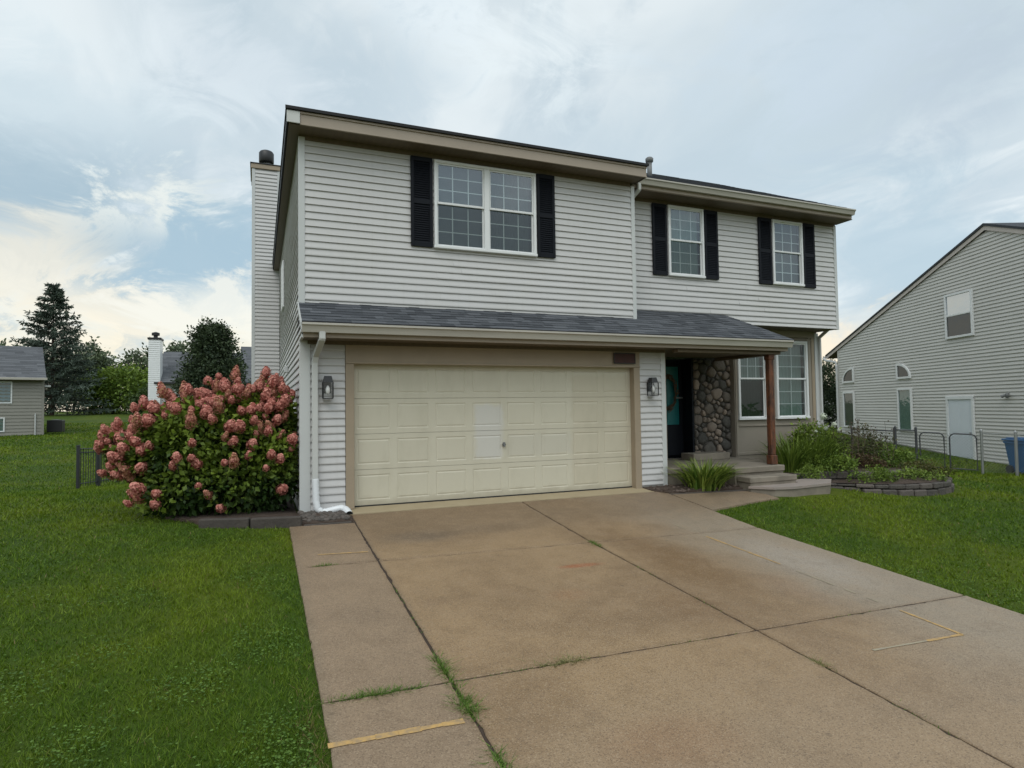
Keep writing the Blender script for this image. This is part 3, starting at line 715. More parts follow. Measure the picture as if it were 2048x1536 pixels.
MB().bbox(SX0, SX1, yd - .008, yd + .02, -.012, .012, .004).build('bottom_seal', M_BLACK, g_)
mb = MB(); mb.bbox(2.40, 2.46, yd - .03, yd, .835, .86, .004); mb.bbox(2.415, 2.445, yd - .045, yd, .81, .885, .004); mb.build('handle', M_GREYBOX, g_)
# soffits, fascias, friezes
mb = MB(); mb.box(XL - .17, 5.16, -.13, YU + .0, 5.575, 5.59); mb.box(XL - .17, XL, .2, 14, 5.575, 5.59)
mb.box(5.2, XR + .06, .30, YW, 5.53, 5.545); mb.box(XL + .0, 5.04, YU - .02, YU, 5.505, 5.575); mb.box(5.15, XR, YW - .02, YW, 5.462, 5.53)
mb.box(XL, 8.05, -.48, -.012, 2.465, 2.48); mb.box(5.575, 8.05, -.012, 1.3, 2.465, 2.48); mb.box(XL + .09, 5.56, -.045, -.012, 2.415, 2.465)
mb.build('soffit', M_SOF, H)
mb = MB(); mb.bbox(XL - .02, 5.17, -.155, -.128, 5.575, 5.775, .004); mb.bbox(XL - .02, 5.172, -.172, -.155, 5.735, 5.77, .004); mb.bbox(XL - .02, 5.172, -.165, -.155, 5.575, 5.60, .003)
mb.bbox(5.12, 5.175, -.128, .5, 5.575, 5.78, .004)
mb.build('fascia', M_TAUPE_L, H)
mb = MB(); mb.bbox(5.18, XR + .03, .29, .312, 5.545, 5.68, .004); mb.bbox(XR + .01, XR + .03, .312, 4.7, 5.535, 5.68, .004); mb.bbox(XL - .0, 8.07, -.495, -.478, 2.46, 2.60, .004); mb.bbox(8.055, 8.075, -.478, .7, 2.46, 2.6, .004)
mb.build('fascia', M_TAUPE_L, H)
# rake board of the right gable end (solid return under the overhang)
# white side gutter running back along the left eave, with its boxed end
gp = [(-.0, 0), (-.0, .13), (-.115, .13), (-.125, .10), (-.105, .05), (-.075, .0)]
def gutter(p0, p1, outv, name='gutter', m=M_GUT, k=1.0):
    p0, p1, outv = Vector(p0), Vector(p1), Vector(outv)
    prof = [(0, .0), (0, .125), (.006, .125), (.006, .01), (.07, .01), (.088, .045), (.10, .11), (.125, .115), (.125, .128), (.115, .13), (.115, .122), (.092, .118), (.080, .05), (.072, .0)]
    prof = [(0, 0), (.075, 0), (.088, .045), (.102, .085), (.125, .10), (.125, .128), (.11, .128), (.11, .11), (.012, .10), (.012, .128), (0, .128)]
    poly = [p0 + outv * a * k + Vector((0, 0, b * k)) for a, b in prof]
    return MB().prism(poly, (0, 0, 0), p1 - p0).build(name, m, H)
MB().bbox(XL - .20, XL - .175, -.12, 14, 5.60, 5.79, .003).build('fascia', M_SHUT, H)
MB().bbox(XL - .20, XL - .02, -.180, -.160, 5.585, 5.76, .004).build('fascia_return', M_GUTW, H)
gutter((5.185, .289, 5.615), (XR + .04, .289, 5.615), (0, -1, 0), k=.88)
gutter((XL - .02, -.496, 2.525), (8.10, -.496, 2.525), (0, -1, 0))
# roofs : left wing hip
def hip(x0, x1, y0, y1, z, s, m, par):
    dx = (x1 - x0) / 2; h = dx * s; mb = MB()
    A, B, Cc, D = (x0, y0, z), (x1, y0, z), (x1, y1, z), (x0, y1, z); E_, F_ = (x0 + dx, y0 + dx, z + h), (x0 + dx, y1 - dx, z + h)
    mb.add([A, B, Cc, D, E_, F_], [(0, 1, 4), (1, 2, 5, 4), (2, 3, 5), (3, 0, 4, 5)]); return mb
mb = hip(XL - .215, 5.19, -.20, 14.2, 5.805, .33, None, None)
mb.box(XL - .215, 5.19, -.20, 14.2, 5.775, 5.803)
mb.build('roof', M_SHING, H)
MB().box(XL - .22, 5.195, -.205, -.195, 5.772, 5.816).build('shingle_edge', M_SHING_EDGE, H)
# right wing gable
sl = .475; ridge_y, ry0 = 4.7, .22; L_ = XR + .05 - 5.19; upv = Vector((0, 1, sl)).normalized(); S_ = math.hypot(ridge_y - ry0, (ridge_y - ry0) * sl)
rz0 = 5.735
mb = MB(); shingle_slope(mb, (5.19, ry0, rz0), (1, 0, 0), upv, L_, S_, tab=(.2, .5))
rb_ = MB(); rt = rz0 + (ridge_y - ry0) * sl
rb_.prism([(5.19, ry0, rz0 - .012), (5.19, ridge_y, rt - .012), (5.19, 2 * ridge_y - ry0, rz0 - .012)], (0, 0, 0), (L_, 0, 0))
mb.build('roof', M_SHING, H); rb_.build('roof_deck', M_SHING_EDGE, H)
mb = MB(); mb.prism([(XR - .0, YW, 5.55), (XR, ridge_y, rt - .1), (XR, 9.2, 5.55)], (0, 0, 0), (.012, 0, 0)); mb.build('gable_wall', M_SID, H)
mb = MB(); mb.prism([(XR + .027, .3, 5.56), (XR + .027, ridge_y, rt - .21), (XR + .027, ridge_y, rt - .02), (XR + .027, .3, rz0 - .0)], (0, 0, 0), (.02, 0, 0)); mb.build('rake_board', M_TAUPE_L, H)
# lower skirt roof over garage and porch (one slope, hipped right end)
e_y, e_z, s2 = -.60, 2.665, .49
up2 = Vector((0, 1, s2)).normalized(); f_ = math.hypot(1, s2)
def clipL(a): return (0, 5.93)
mb = MB()
shingle_slope(mb, (XL - .02, e_y, e_z), (1, 0, 0), up2, 5.10 - XL + .05, (YU - e_y - .0) * f_, expo=.125)
shingle_slope(mb, (5.13, e_y, e_z), (1, 0, 0), up2, 3.0, (YW - e_y) * f_, expo=.125, clip=lambda a: (0, 2.99 - a / f_ * .37))
# hip end facing right
hx, hz = 8.12, e_z
mb.add([(hx, e_y, e_z), (hx - .49, YW, e_z + (YW - e_y) * s2), (hx + .02, YW + .6, e_z + .02), (hx + .02, e_y, e_z - .004)], [(0, 2, 1), (0, 3, 2)], .4)
sk = mb.build('skirt_roof', M_SHING, H)
mb = MB(); mb.prism([(XL - .01, e_y + .01, e_z - .02), (XL - .01, YW, e_z - .02 + (YW - e_y - .01) * s2), (XL - .01, YW, e_z - .12), (XL - .01, e_y + .10, e_z - .03)], (0, 0, 0), (8.4, 0, 0)); mb.build('roof_deck', M_SHING_EDGE, H)
mb = MB(); mb.box(XL - .022, 8.13, e_y - .006, e_y + .012, e_z - .035, e_z + .004); mb.build('drip_edge_shadow', M_SHING_EDGE, H)  # dark strip deepened to paint the shadow under the shingle overhang
# small rake trim at the left end of the skirt roof
mb = MB(); mb.prism([(XL - .035, e_y + .02, e_z - .10), (XL - .035, YU, e_z - .10 + (YU - e_y) * s2), (XL - .035, YU, e_z - .0 + (YU - e_y) * s2), (XL - .035, e_y + .02, e_z - .01)], (0, 0, 0), (.024, 0, 0)); mb.build('rake_board', M_TRIM, H)
mb = MB(); siding(mb, (XL, -.47), (0, 1), .55, 2.46, 3.05, (-1, 0), clip=lambda z: (max(0, (z - 2.66) / s2), .60)); mb.build('siding_wall', M_SID, H)
mb = MB(); mb.bbox(XL - .02, XL + .012, -.49, .0, 2.455, 2.50, .003); mb.build('corner_board', M_TRIM, H)

# windows
window(H, 1.298, 3.101, YU - .012, 4.044, 5.482, cols=2, backs=('blind', 'curtain2'))
window(H, 6.231, 7.109, YW - .012, 4.04, 5.46, backs=((.45),) and (('curtain'),))
window(H, 8.946, 9.817, YW - .012, 4.04, 5.45, backs=('blind',), glass=(M_GLASS, M_GLASS))
def shutter(x0, x1, y, z0, z1):
    mb = MB(); st = .05; zm = (z0 + z1) / 2
    mb.bbox(x0, x0 + st, y - .055, y - .018, z0, z1, .005); mb.bbox(x1 - st, x1, y - .055, y - .018, z0, z1, .005)
    for a, b in ((z0, z0 + .07), (zm - .035, zm + .035), (z1 - .07, z1)): mb.box(x0 + st, x1 - st, y - .053, y - .018, a, b)
    for a, b in ((z0 + .07, zm - .035), (zm + .035, z1 - .07)):
        z = a + .004
        while z < b - .02: mb.add([(x0 + st, y - .05, z), (x1 - st, y - .05, z), (x1 - st, y - .032, z + .030), (x0 + st, y - .032, z + .030), (x0 + st, y - .05, z - .004), (x1 - st, y - .05, z - .004)], [(0, 1, 2, 3), (4, 5, 1, 0)]); z += .036
    mb.box(x0 + st, x1 - st, y - .030, y - .018, z0 + .06, z1 - .06)
    return mb.build('shutter', M_SHUT, H)
for a, b, y, z0, z1 in ((.918, 1.275, YU, 4.04, 5.49), (3.125, 3.465, YU, 4.04, 5.49), (5.86, 6.205, YW, 4.03, 5.455), (7.135, 7.475, YW, 4.03, 5.455), (8.565, 8.925, YW, 4.02, 5.455), (9.84, 10.185, YW, 4.02, 5.455)):
    shutter(a, b, y, z0, z1)

# right lower wall (taupe panels) and its windows
YB = 1.3
mb = MB()
mb.box(8.38, XR, YB, YB + .1, -.3, 1.13); mb.box(8.38, XR, YB, YB + .1, 2.89, 3.14); mb.box(8.38, 8.44, YB, YB + .1, 1.13, 2.89); mb.box(9.24, 9.54, YB, YB + .1, 1.13, 2.89); mb.box(10.49, XR, YB, YB + .1, 1.13, 2.89); mb.box(8.362, 8.379, YB + .001, 1.6, .3, 2.47)
mb.bbox(8.38, 8.44, YB - .02, YB, .33, 2.47, .004)
mb.bbox(8.44, 10.62, YB - .03, YB, .965, 1.005, .006); mb.bbox(9.27, 9.50, YB - .018, YB, .31, 2.47, .004); mb.bbox(10.56, 10.64, YB - .02, YB, -.2, 3.0, .004)
mb.bbox(8.6, 10.72, YB - .05, YB, 2.98, 3.13, .006); mb.bbox(8.6, 10.66, YB - .03, YB, 2.915, 2.955, .004)
mb.bbox(8.44, 9.27, YB - .016, YB, .34, .40, .004); mb.bbox(9.5, 10.56, YB - .016, YB, .1, .16, .004)
mb.build('panel_wall', M_PANELW, H)
mb = MB(); mb.bbox(10.76, 10.88, YB - .03, YB + .05, -.2, 3.1, .004); mb.build('corner_board', M_TRIM, H)
mb = MB(); mb.bbox(10.66, 10.75, YB - .02, YB, -.2, 3.12, .004); mb.build('wall_trim', M_TAUPE, H)
mb = MB(); mb.box(5.1, XR, YW + .02, YB + .1, 3.125, 3.14); mb.build('soffit', M_SOF, H)
window(H, 8.43, 9.25, YB - .01, 1.12, 2.90, backs=('curtain',), lowgrid=False, grid=(3, 3), fr=.06, glass=(M_GLASS, M_GLASS_DK))
window(H, 9.53, 10.50, YB - .01, 1.12, 2.90, backs=('curtain',), lowgrid=True, grid=(2, 3), fr=.06, glass=(M_GLASS, M_GLASS))

# field stone wall beside the door
sw = MB(); SX, SE, SY = 7.37, 8.36, 1.45
core = MB().box(SX, SE, SY, SY + .3, .30, 2.47); core = core.build('stone_wall', M_MORT, H)
def stones(mb, x0, x1, z0, z1, y):
    pts = []; tries = 0
    while tries < 3000:
        tries += 1; r = random.choice((.19, .14, .10, .06)); x = random.uniform(x0, x1); z = random.uniform(z0, z1)
        if all(math.hypot(x - a, (z - b) * 1.15) > (r + c) * .82 for a, b, c in pts): pts.append((x, z, r))
    for i, (x, z, r) in enumerate(pts):
        P = [(x0, z0), (x1, z0), (x1, z1), (x0, z1)]
        for j, (a, b, c) in enumerate(pts):
            if j == i or math.hypot(a - x, b - z) > .7: continue
            dx, dz = a - x, b - z; L = math.hypot(dx, dz); f = r / (r + c); mx, mz = x + dx * f, z + dz * f; Q = []
            side = lambda p: (p[0] - mx) * dx + (p[1] - mz) * dz + .009 * L
            for k in range(len(P)):
                p, q = P[k], P[(k + 1) % len(P)]; sp, sq = side(p), side(q)
                if sp <= 0: Q.append(p)
                if sp * sq < 0: t = sp / (sp - sq); Q.append((p[0] + (q[0] - p[0]) * t, p[1] + (q[1] - p[1]) * t))
            P = Q
            if len(P) < 3: break
        if len(P) < 3: continue
        cx = sum(p[0] for p in P) / len(P); cz = sum(p[1] for p in P) / len(P)
        # round the cell: resample by angle with softened corners
        n = 16; out = []
        for k in range(n):
            a = 2 * math.pi * k / n; dx, dz = math.cos(a), math.sin(a); best = 9
            for m in range(len(P)):
                (ax, az), (bx, bz) = P[m], P[(m + 1) % len(P)]; ex, ez = bx - ax, bz - az; den = dx * ez - dz * ex
                if abs(den) < 1e-9: continue
                t = ((ax - cx) * ez - (az - cz) * ex) / den; u = ((ax - cx) * dz - (az - cz) * dx) / den
                if t > 0 and -1e-6 <= u <= 1 + 1e-6: best = min(best, t)
            out.append(best if best < 9 else .03)
        out = [min(out[k], .5 * (out[k - 1] + out[(k + 1) % n]) * 1.10 + .003) * random.uniform(.94, 1) for k in range(n)]
        dome = random.uniform(.03, .065); tl = random.uniform(-.012, .012); vs = []
        for f, dy in ((1.0, .0), (.97, -.45), (.80, -.86), (.45, -1.0)):
            for k in range(n):
                a = 2 * math.pi * k / n; rr = out[k] * f
                vs.append((cx + rr * math.cos(a), y + dy * dome + (random.uniform(-.004, .004) + tl * math.cos(a) * f if dy else 0), cz + rr * math.sin(a)))
        fs = [(k * n + j, k * n + (j + 1) % n, (k + 1) * n + (j + 1) % n, (k + 1) * n + j) for k in range(3) for j in range(n)] + [tuple(3 * n + j for j in range(n))]
        mb.add(vs, fs, random.random() ** 1.2)
stones(sw, SX, SE, .34, 2.45, SY)
sw.build('field_stones', M_STONE, core, smooth=True)
# door recess
mb = MB(); mb.box(5.55, 5.6, .0, 2.0, .2, 2.47); mb.box(5.6, 6.42, 1.80, 1.86, .3, 2.47); mb.box(SX, SX + .04, SY + .302, 1.80, .3, 2.47); mb.build('porch_wall', M_PANELW, H)
mb = MB(); mb.bbox(6.42, 6.47, 1.74, 1.80, .34, 2.45, .004); mb.bbox(SX - .05, SX, 1.44, 1.80, .34, 2.46, .004); mb.bbox(6.42, SX, 1.74, 1.80, 2.40, 2.46, .004); mb.box(6.4, SX, 1.82, 1.9, .3, 2.47)
mb.bbox(6.47, 7.32, 1.755, 1.785, .36, 1.03, .006); mb.bbox(7.24, 7.32, 1.755, 1.785, 1.03, 2.40, .004); mb.bbox(6.47, 6.55, 1.755, 1.785, 1.03, 2.40, .004); mb.bbox(6.55, 7.24, 1.755, 1.785, 2.30, 2.40, .004)
dr = mb.build('storm_door', M_SHUT, H)
mb = MB(); mb.box(6.55, 7.24, 1.79, 1.815, 1.03, 2.30)
for a, b in ((1.1, 1.55), (1.62, 2.22)):
    for c, d in ((6.62, 6.86), (6.93, 7.17)): mb.bbox(c, d, 1.782, 1.79, a, b, .006)
mb.build('teal_door', M_TEAL, dr)
MB().bbox(7.13, 7.31, 1.725, 1.757, 1.60, 1.632, .006).build('handle', M_ALU, dr)
# porch slab and steps
mb = MB(); mb.bbox(5.58, 6.7, .0, 1.8, .19, .30, .012); mb.box(5.6, 6.7, .03, 1.8, -.35, .19); mb.bbox(6.701, 7.90, -.50, 1.8, .19, .30, .012); mb.box(6.72, 7.88, -.47, 1.8, -.35, .19); mb.bbox(7.901, 8.36, .6, 1.44, -.3, .299, .01)
pch = mb.build('porch', M_CONC_STEP, H)
mb = MB(); mb.bbox(6.75, 7.86, -.82, -.48, .05, .15, .012); mb.box(6.77, 7.84, -.80, -.48, -.35, .05); mb.build('step', M_CONC_STEP, pch)
mb = MB(); mb.bbox(7.0, 7.95, 1.02, 1.44, .30, .44, .01); mb.build('step', M_CONC_STEP, pch)
fs_ = MB(); pol = [(6.72, -.80), (7.0, -1.12), (7.35, -1.22), (8.35, -1.12), (8.85, -.70), (8.5, -.42), (7.9, -.44), (7.9, -.80)]
n_ = len(pol); fs_.add([(x, y, .0) for x, y in pol] + [(x, y, -.04) for x, y in pol], [tuple(range(n_))] + [(i, n_ + i, n_ + (i + 1) % n_, (i + 1) % n_) for i in range(n_)])
tag(fs_.build('flagstone_landing', M_FLAG), 'pinkish flagstone landing at the foot of the porch steps', 'landing')
bs = MB(); cx_, cy_ = 7.9, -.9
bs.add([(cx_ + (x - cx_) * .965, cy_ + (y - cy_) * .93, -.04) for x, y in pol] + [(cx_ + (x - cx_) * .965, cy_ + (y - cy_) * .93, -.45) for x, y in pol], [tuple(range(n_))] + [(i, n_ + i, n_ + (i + 1) % n_, (i + 1) % n_) for i in range(n_)])
o_ = bs.build('landing_base', M_CONC_STEP, bpy.data.objects['flagstone_landing'])
# beam and cedar post
mb = MB(); mb.bbox(5.58, 7.98, -.40, -.24, 2.40, 2.46, .004); mb.bbox(7.84, 7.98, -.24, 1.3, 2.40, 2.46, .004); mb.build('porch_beam', M_SOF, H)
mb = MB(); mb.bbox(7.712, 7.828, -.373, -.257, .48, 2.40, .012); mb.bbox(7.695, 7.845, -.39, -.24, .302, .48, .012); mb.bbox(7.70, 7.84, -.385, -.245, 2.30, 2.40, .008)
mb.build('porch_post', M_POST, H)

# downspouts
mb = MB()
def rect_pipe(mb, pts, w=.085, d=.06):
    for p, q in zip(pts[:-1], pts[1:]):
        p, q = Vector(p), Vector(q); L = (q - p).length; dz = (q - p).normalized(); xx = Vector((1, 0, 0)) if abs(dz.x) < .9 else Vector((0, 1, 0))
        yy = dz.cross(xx).normalized(); xx = yy.cross(dz)
        M = Matrix((( xx.x, yy.x, dz.x, p.x), (xx.y, yy.y, dz.y, p.y), (xx.z, yy.z, dz.z, p.z), (0, 0, 0, 1)))
        mb.bbox(-w / 2, w / 2, -d / 2, d / 2, -.01, L + .01, .008, M=M)
rect_pipe(mb, [(-.50, -.545, 2.57), (-.50, -.545, 2.44), (-.55, -.10, 2.24), (-.56, -.07, 2.14), (-.56, -.07, .40)])
ds = mb.build('downspout', M_GUTW, H)
mb = MB(); pts = [(-.56, -.09, .47), (-.555, -.10, .30), (-.55, -.11, .14), (-.53, -.12, .04), (-.47, -.13, -.005), (-.40, -.14, .0), (-.30, -.15, .02), (-.21, -.16, .035), (-.16, -.19, .02), (-.13, -.26, -.01), (-.12, -.33, -.04)]
P2 = []; R2 = []
for i in range(len(pts) - 1):
    for k in range(6):
        P2.append(Vector(pts[i]).lerp(Vector(pts[i + 1]), k / 6)); R2.append(.046 + (.005 if (k % 2) else 0) + (.006 if i > 7 else 0))
P2.append(Vector(pts[-1])); R2.append(.058)
mb.tube(P2, R2, 14, caps=False); mb.build('drain_hose', M_PVC, ds, smooth=True)
mb = MB(); mb.tube([(-.121, -.31, -.03), (-.12, -.325, -.037)], [.045, .045], 12); mb.build('hose_hole', M_DARK, ds)
mb = MB(); rect_pipe(mb, [(5.27, .235, 5.61), (5.27, .235, 5.50), (5.20, .40, 5.36), (5.185, YW - .05, 5.30), (5.185, YW - .05, 3.34)], .07, .05); mb.build('downspout', M_GUTW, H)
mb = MB(); rect_pipe(mb, [(XR + .045, .95, 5.5), (XR + .045, .95, 3.2), (XR + .02, 1.24, 3.0), (XR + .02, 1.25, -.2)], .05, .07); mb.build('downspout', M_GUTW, H)

# lanterns
def lantern(x, z, y=-.016):
    L = thing('wall_lantern', None, None, (x, y, z)); L.parent = H; L.scale = (.88, .88, .92)
    for k in ('label', 'category'):
        if k in L.keys(): del L[k]
    def part(mb, name, m, s=False):
        o = mb.build(name, m, smooth=s); o.parent = L; return o
    a = MB(); a.bbox(-.06, .06, -.012, 0, -.10, .12, .004); a.bbox(-.02, .02, -.10, -.01, .08, .10, .003); part(a, 'back_plate', M_BLACK)
    a = MB(); yc = -.105; w = .078
    # tapered cap
    a.add([(-w, yc - w, .07), (w, yc - w, .07), (w, yc + w, .07), (-w, yc + w, .07), (-.055, yc - .055, .17), (.055, yc - .055, .17), (.055, yc + .055, .17), (-.055, yc + .055, .17)], [(0, 3, 2, 1), (4, 5, 6, 7), (0, 1, 5, 4), (1, 2, 6, 5), (2, 3, 7, 6), (3, 0, 4, 7)])
    part(a, 'lamp_cap', M_BLACK)
    a = MB()
    for sx in (-1, 1):
        for sy in (-1, 1): a.box(sx * w - .007, sx * w + .007, yc + sy * w - .007, yc + sy * w + .007, -.18, .07)
    a.box(-w, w, yc - w, yc + w, -.192, -.18); part(a, 'cage', M_BLACK)
    a = MB(); g = w - .004
    a.add([(-g, yc - g, -.18), (g, yc - g, -.18), (g, yc - g, .07), (-g, yc - g, .07)], [(0, 1, 2, 3)]); a.add([(-g, yc - g, -.18), (-g, yc + g, -.18), (-g, yc + g, .07), (-g, yc - g, .07)], [(0, 1, 2, 3)])
    a.add([(g, yc - g, -.18), (g, yc + g, -.18), (g, yc + g, .07), (g, yc - g, .07)], [(0, 1, 2, 3)]); part(a, 'lamp_glass', M_LG)
    a = MB(); a.lathe((0, yc, -.10), [(.012, .12), (.034, .07), (.036, .04), (.028, .0), (.01, -.02)][::-1]); part(a, 'bulb', M_BULB, True)
M_LG = glass_mat('lantern_glass', (1, 1, 1), .10, .1, .95)
lantern(-.385, 1.79); lantern(5.235, 1.80)
# plaque above garage
mb = MB(); mb.bbox(4.47, 4.90, -.062, -.047, 2.205, 2.385, .006)
mb2 = MB()
for k in range(4): mb2.bbox(4.52 + k * .09, 4.58 + k * .09, -.068, -.062, 2.26, 2.33, .004)
o = mb.build('wall_plaque', M_PLAQ); tag(o, 'dark red wooden plaque above the right end of the garage door', 'plaque')
mb = MB(); mb.bbox(4.46, 4.91, -.068, -.0625, 2.375, 2.39, .002); mb.bbox(4.46, 4.91, -.068, -.0625, 2.2, 2.215, .002); mb.bbox(4.46, 4.475, -.068, -.0625, 2.215, 2.375, .002); mb.bbox(4.895, 4.91, -.068, -.0625, 2.215, 2.375, .002); mb.build('plaque_border', M_BLACK, o)
# wreath
mb = MB()
for k in range(150):
    a = random.uniform(0, 2 * math.pi); rx, rz = .19 + random.gauss(0, .02), .34 + random.gauss(0, .03)
    p = Vector((6.93 + rx * math.cos(a), 1.72 + random.uniform(-.02, .02), 1.74 + rz * math.sin(a))); d = Vector((-math.sin(a) * .2, random.uniform(-.1, .05), math.cos(a) * .3)) * random.uniform(.5, .9) * .6 + Vector((random.gauss(0, .04), random.gauss(0, .02), random.gauss(0, .04)))
    mb.tube([p - d * .5, p + d * .5], .007, 4)
for k in range(7):
    a = random.uniform(0, 6.28); mb.lathe((6.93 + .19 * math.cos(a), 1.69, 1.74 + .34 * math.sin(a)), [(.004, -.02), (.022, 0), (.004, .02)], 8)
tag(mb.build('door_wreath', M_WICK), 'brown oval twig wreath hanging on the teal front door', 'wreath')
# chimney on the left side
ch = MB(); X0, X1, Y0, Y1, ZT = -1.50, -.77, 9.9, 11.4, 8.55
for p0, d, L, nn in (((X0 + .06, Y0), (1, 0), X1 - X0 - .06, (0, -1)), ((X0, Y0 + .05), (0, 1), Y1 - Y0 - .1, (-1, 0)), ((X1, Y0 + .05), (0, 1), Y1 - Y0 - .1, (1, 0))): siding(ch, p0, d, L, -1.0, ZT, nn)
chim = ch.build('chimney', M_SID, H)
MB().box(X0 + .004, X1 - .004, Y0 + .004, Y1, -1.0, ZT).build('chimney_core', M_DARK, chim)
mb = MB(); mb.bbox(X0 - .02, X0 + .07, Y0 - .022, Y0 + .06, -1, ZT, .004); mb.bbox(X1 - .06, X1 + .02, Y0 - .022, Y0 + .06, 5.5, ZT, .004); mb.build('corner_board', M_TRIM, chim)
mb = MB(); mb.bbox(X0 - .05, X1 + .05, Y0 - .05, Y1 + .05, ZT, ZT + .14, .01); mb.build('chimney_cap', M_TAUPE, chim)
mb = MB(); mb.bbox(X0 - .07, X1 + .07, Y0 - .07, Y1 + .07, ZT + .14, ZT + .165, .004); mb.build('cap_flashing', M_BLACK, chim)
mb = MB(); mb.lathe((-1.10, 10.6, ZT + .16), [(.13, 0), (.13, .36)], 24); mb.build('flue', M_ALU, chim, True)
mb = MB(); mb.lathe((-1.12, 10.6, ZT + .46), [(.02, 0), (.20, .0), (.215, .02), (.215, .30), (.18, .35), (.12, .38), (.01, .39)], 28); mb.build('flue_cap', M_BLACK, chim, True)
# plumbing vent on right roof
mb = MB(); mb.lathe((6.76, 2.0, 6.45), [(.055, 0), (.055, .46)], 16); mb.lathe((6.76, 2.0, 6.88), [(.05, 0), (.085, .02), (.09, .09), (.06, .12), (.01, .13)], 16); mb.build('roof_vent', M_GREYBOX, H, True)
# little things on the side wall
mb = MB(); mb.bbox(XL - .10, XL - .02, 3.80, 3.92, 2.22, 2.36, .01); mb.build('utility_box', M_TRIM, H)
mb = MB(); mb.bbox(XL - .06, XL - .018, 6.0, 6.9, 3.9, 5.0, .01); mb.build('side_window_frame', M_WHITE, H)

# ---------------------------------------------------------------- the neighbour's house on the right
def inv_T(o, parent): o.parent = parent; return o
NS, NC = math.sin(R(23)), math.cos(R(23))
NB = thing('neighbour_house', 'beige-sided neighbour house with tall gable wall and white side door, right of the main house', 'house', (20.541, 4.121, 0))
NB.rotation_euler = (0, 0, -R(23))   # local +Y runs along the wall (away), local -X faces the camera
# local axes: s along +Y ; outward normal = -X ; z up
def nb(mb, name, m, parent=None):
    o = mb.build(name, m); o.parent = parent or NB; return o
def roof_z(s):  # underside line of the rake
    return 6.86 - (s + 1.47) * .318 if s > -1.47 else 6.86 + (s + 1.47) * .37
S0, S1 = -9.5, 7.86
def nclip(z):
    if z < roof_z(S1): hi = S1
    else: hi = -1.47 + (6.86 - z) / .318
    lo = max(S0, -1.47 - (6.86 - z) / .37)
    return (lo - S0, hi - S0)
mb = MB(); siding(mb, (0, S0), (0, 1), S1 - S0, -.95, 6.8, (-1, 0), clip=nclip, course=.115, out=.026)
nb(mb, 'siding_wall', M_SID2)
mb = MB(); P_ = [(0, S0, -1.2), (0, S1, -1.2), (0, S1, roof_z(S1)), (0, -1.47, 6.86), (0, S0, roof_z(S0))]
mb.prism([(.006, *p[1:]) for p in P_], (0, 0, 0), (9, 0, 0)); nb(mb, 'wall_core', M_SID2)
mb = MB()
t0 = .26
mb.prism([(-.075, -1.47, 6.86), (-.075, S1 + .95, roof_z(S1 + .95)), (-.075, S1 + .95, roof_z(S1 + .95) + .15), (-.075, -1.47, 7.02)], (0, 0, 0), (.025, 0, 0))
mb.prism([(-.075, -1.47, 6.86), (-.075, S0 - .4, roof_z(S0 - .4)), (-.075, S0 - .4, roof_z(S0 - .4) + .15), (-.075, -1.47, 7.02)], (0, 0, 0), (.025, 0, 0)); 
nb(mb, 'rake_board', mat('pinkish_taupe_trim', (.52, .46, .42), .5, (2, .2)))
mb = MB()
mb.prism([(-.05, S1, roof_z(S1)), (-.05, S1 + .9, roof_z(S1 + .9)), (-.05, S1 + .9, roof_z(S1 + .9) + .02), (-.05, S1, roof_z(S1) + .02)], (0, 0, 0), (8, 0, 0)); nb(mb, 'soffit', M_SOF)
mb = MB()
mb.prism([(-.11, -1.47, 7.0), (-.11, S1 + 1.0, roof_z(S1 + 1.0) + .14), (-.11, S1 + 1.0, roof_z(S1 + 1.0) + .19), (-.11, -1.47, 7.08), (-.11, S0 - .45, roof_z(S0 - .45) + .19), (-.11, S0 - .45, roof_z(S0 - .45) + .14)], (0, 0, 0), (9.6, 0, 0)); nb(mb, 'roof', M_SHING)
mb = MB(); mb.prism([(-.12, S1 + 1.0, roof_z(S1 + .98) + .02), (-.12, S1 + 1.12, roof_z(S1 + .98) + .06), (-.12, S1 + 1.12, roof_z(S1 + .98) + .13), (-.12, S1 + 1.0, roof_z(S1 + .98) + .13)], (0, 0, 0), (9.6, 0, 0)); nb(mb, 'gutter', M_GUTW)
mb = MB(); ez = roof_z(S1 + .98)
mb.tube([(-.18, S1 + 1.05, ez + .03), (-.12, S1 + .9, ez - .08), (-.07, S1 + .12, ez - .22), (-.07, S1 + .04, ez - .4), (-.07, S1 + .04, .1)], .055, 8); nb(mb, 'downspout', M_TRIM)
mb = MB(); mb.bbox(-.025, .06, S1 - .09, S1 + .03, -.9, roof_z(S1) + .0, .004); nb(mb, 'corner_board', M_SID2)
mb = MB(); mb.box(-.03, .3, S0, S1, -1.4, -.10 - 0); 
fd = MB(); fd.prism([(-.035, S0, -1.5), (-.035, S1, -1.5), (-.035, S1, .05), (-.035, 2.07, -.24), (-.035, -2.1, -.56), (-.035, S0, -.9)], (0, 0, 0), (.034, 0, 0)); nb(fd, 'foundation', M_FOUND)
# windows and door: local frame where x' = -s, y' = 0 plane facing -Y'  ->  M maps (x',y',z) to (y'?,...)
MW = Matrix(((0, 1, 0, 0), (-1, 0, 0, 0), (0, 0, 1, 0), (0, 0, 0, 1)))
def nwin(s0, s1, z0, z1, **k):
    W = window(NB, -s1, -s0, -.004, z0, z1, M=MW, **k); return W

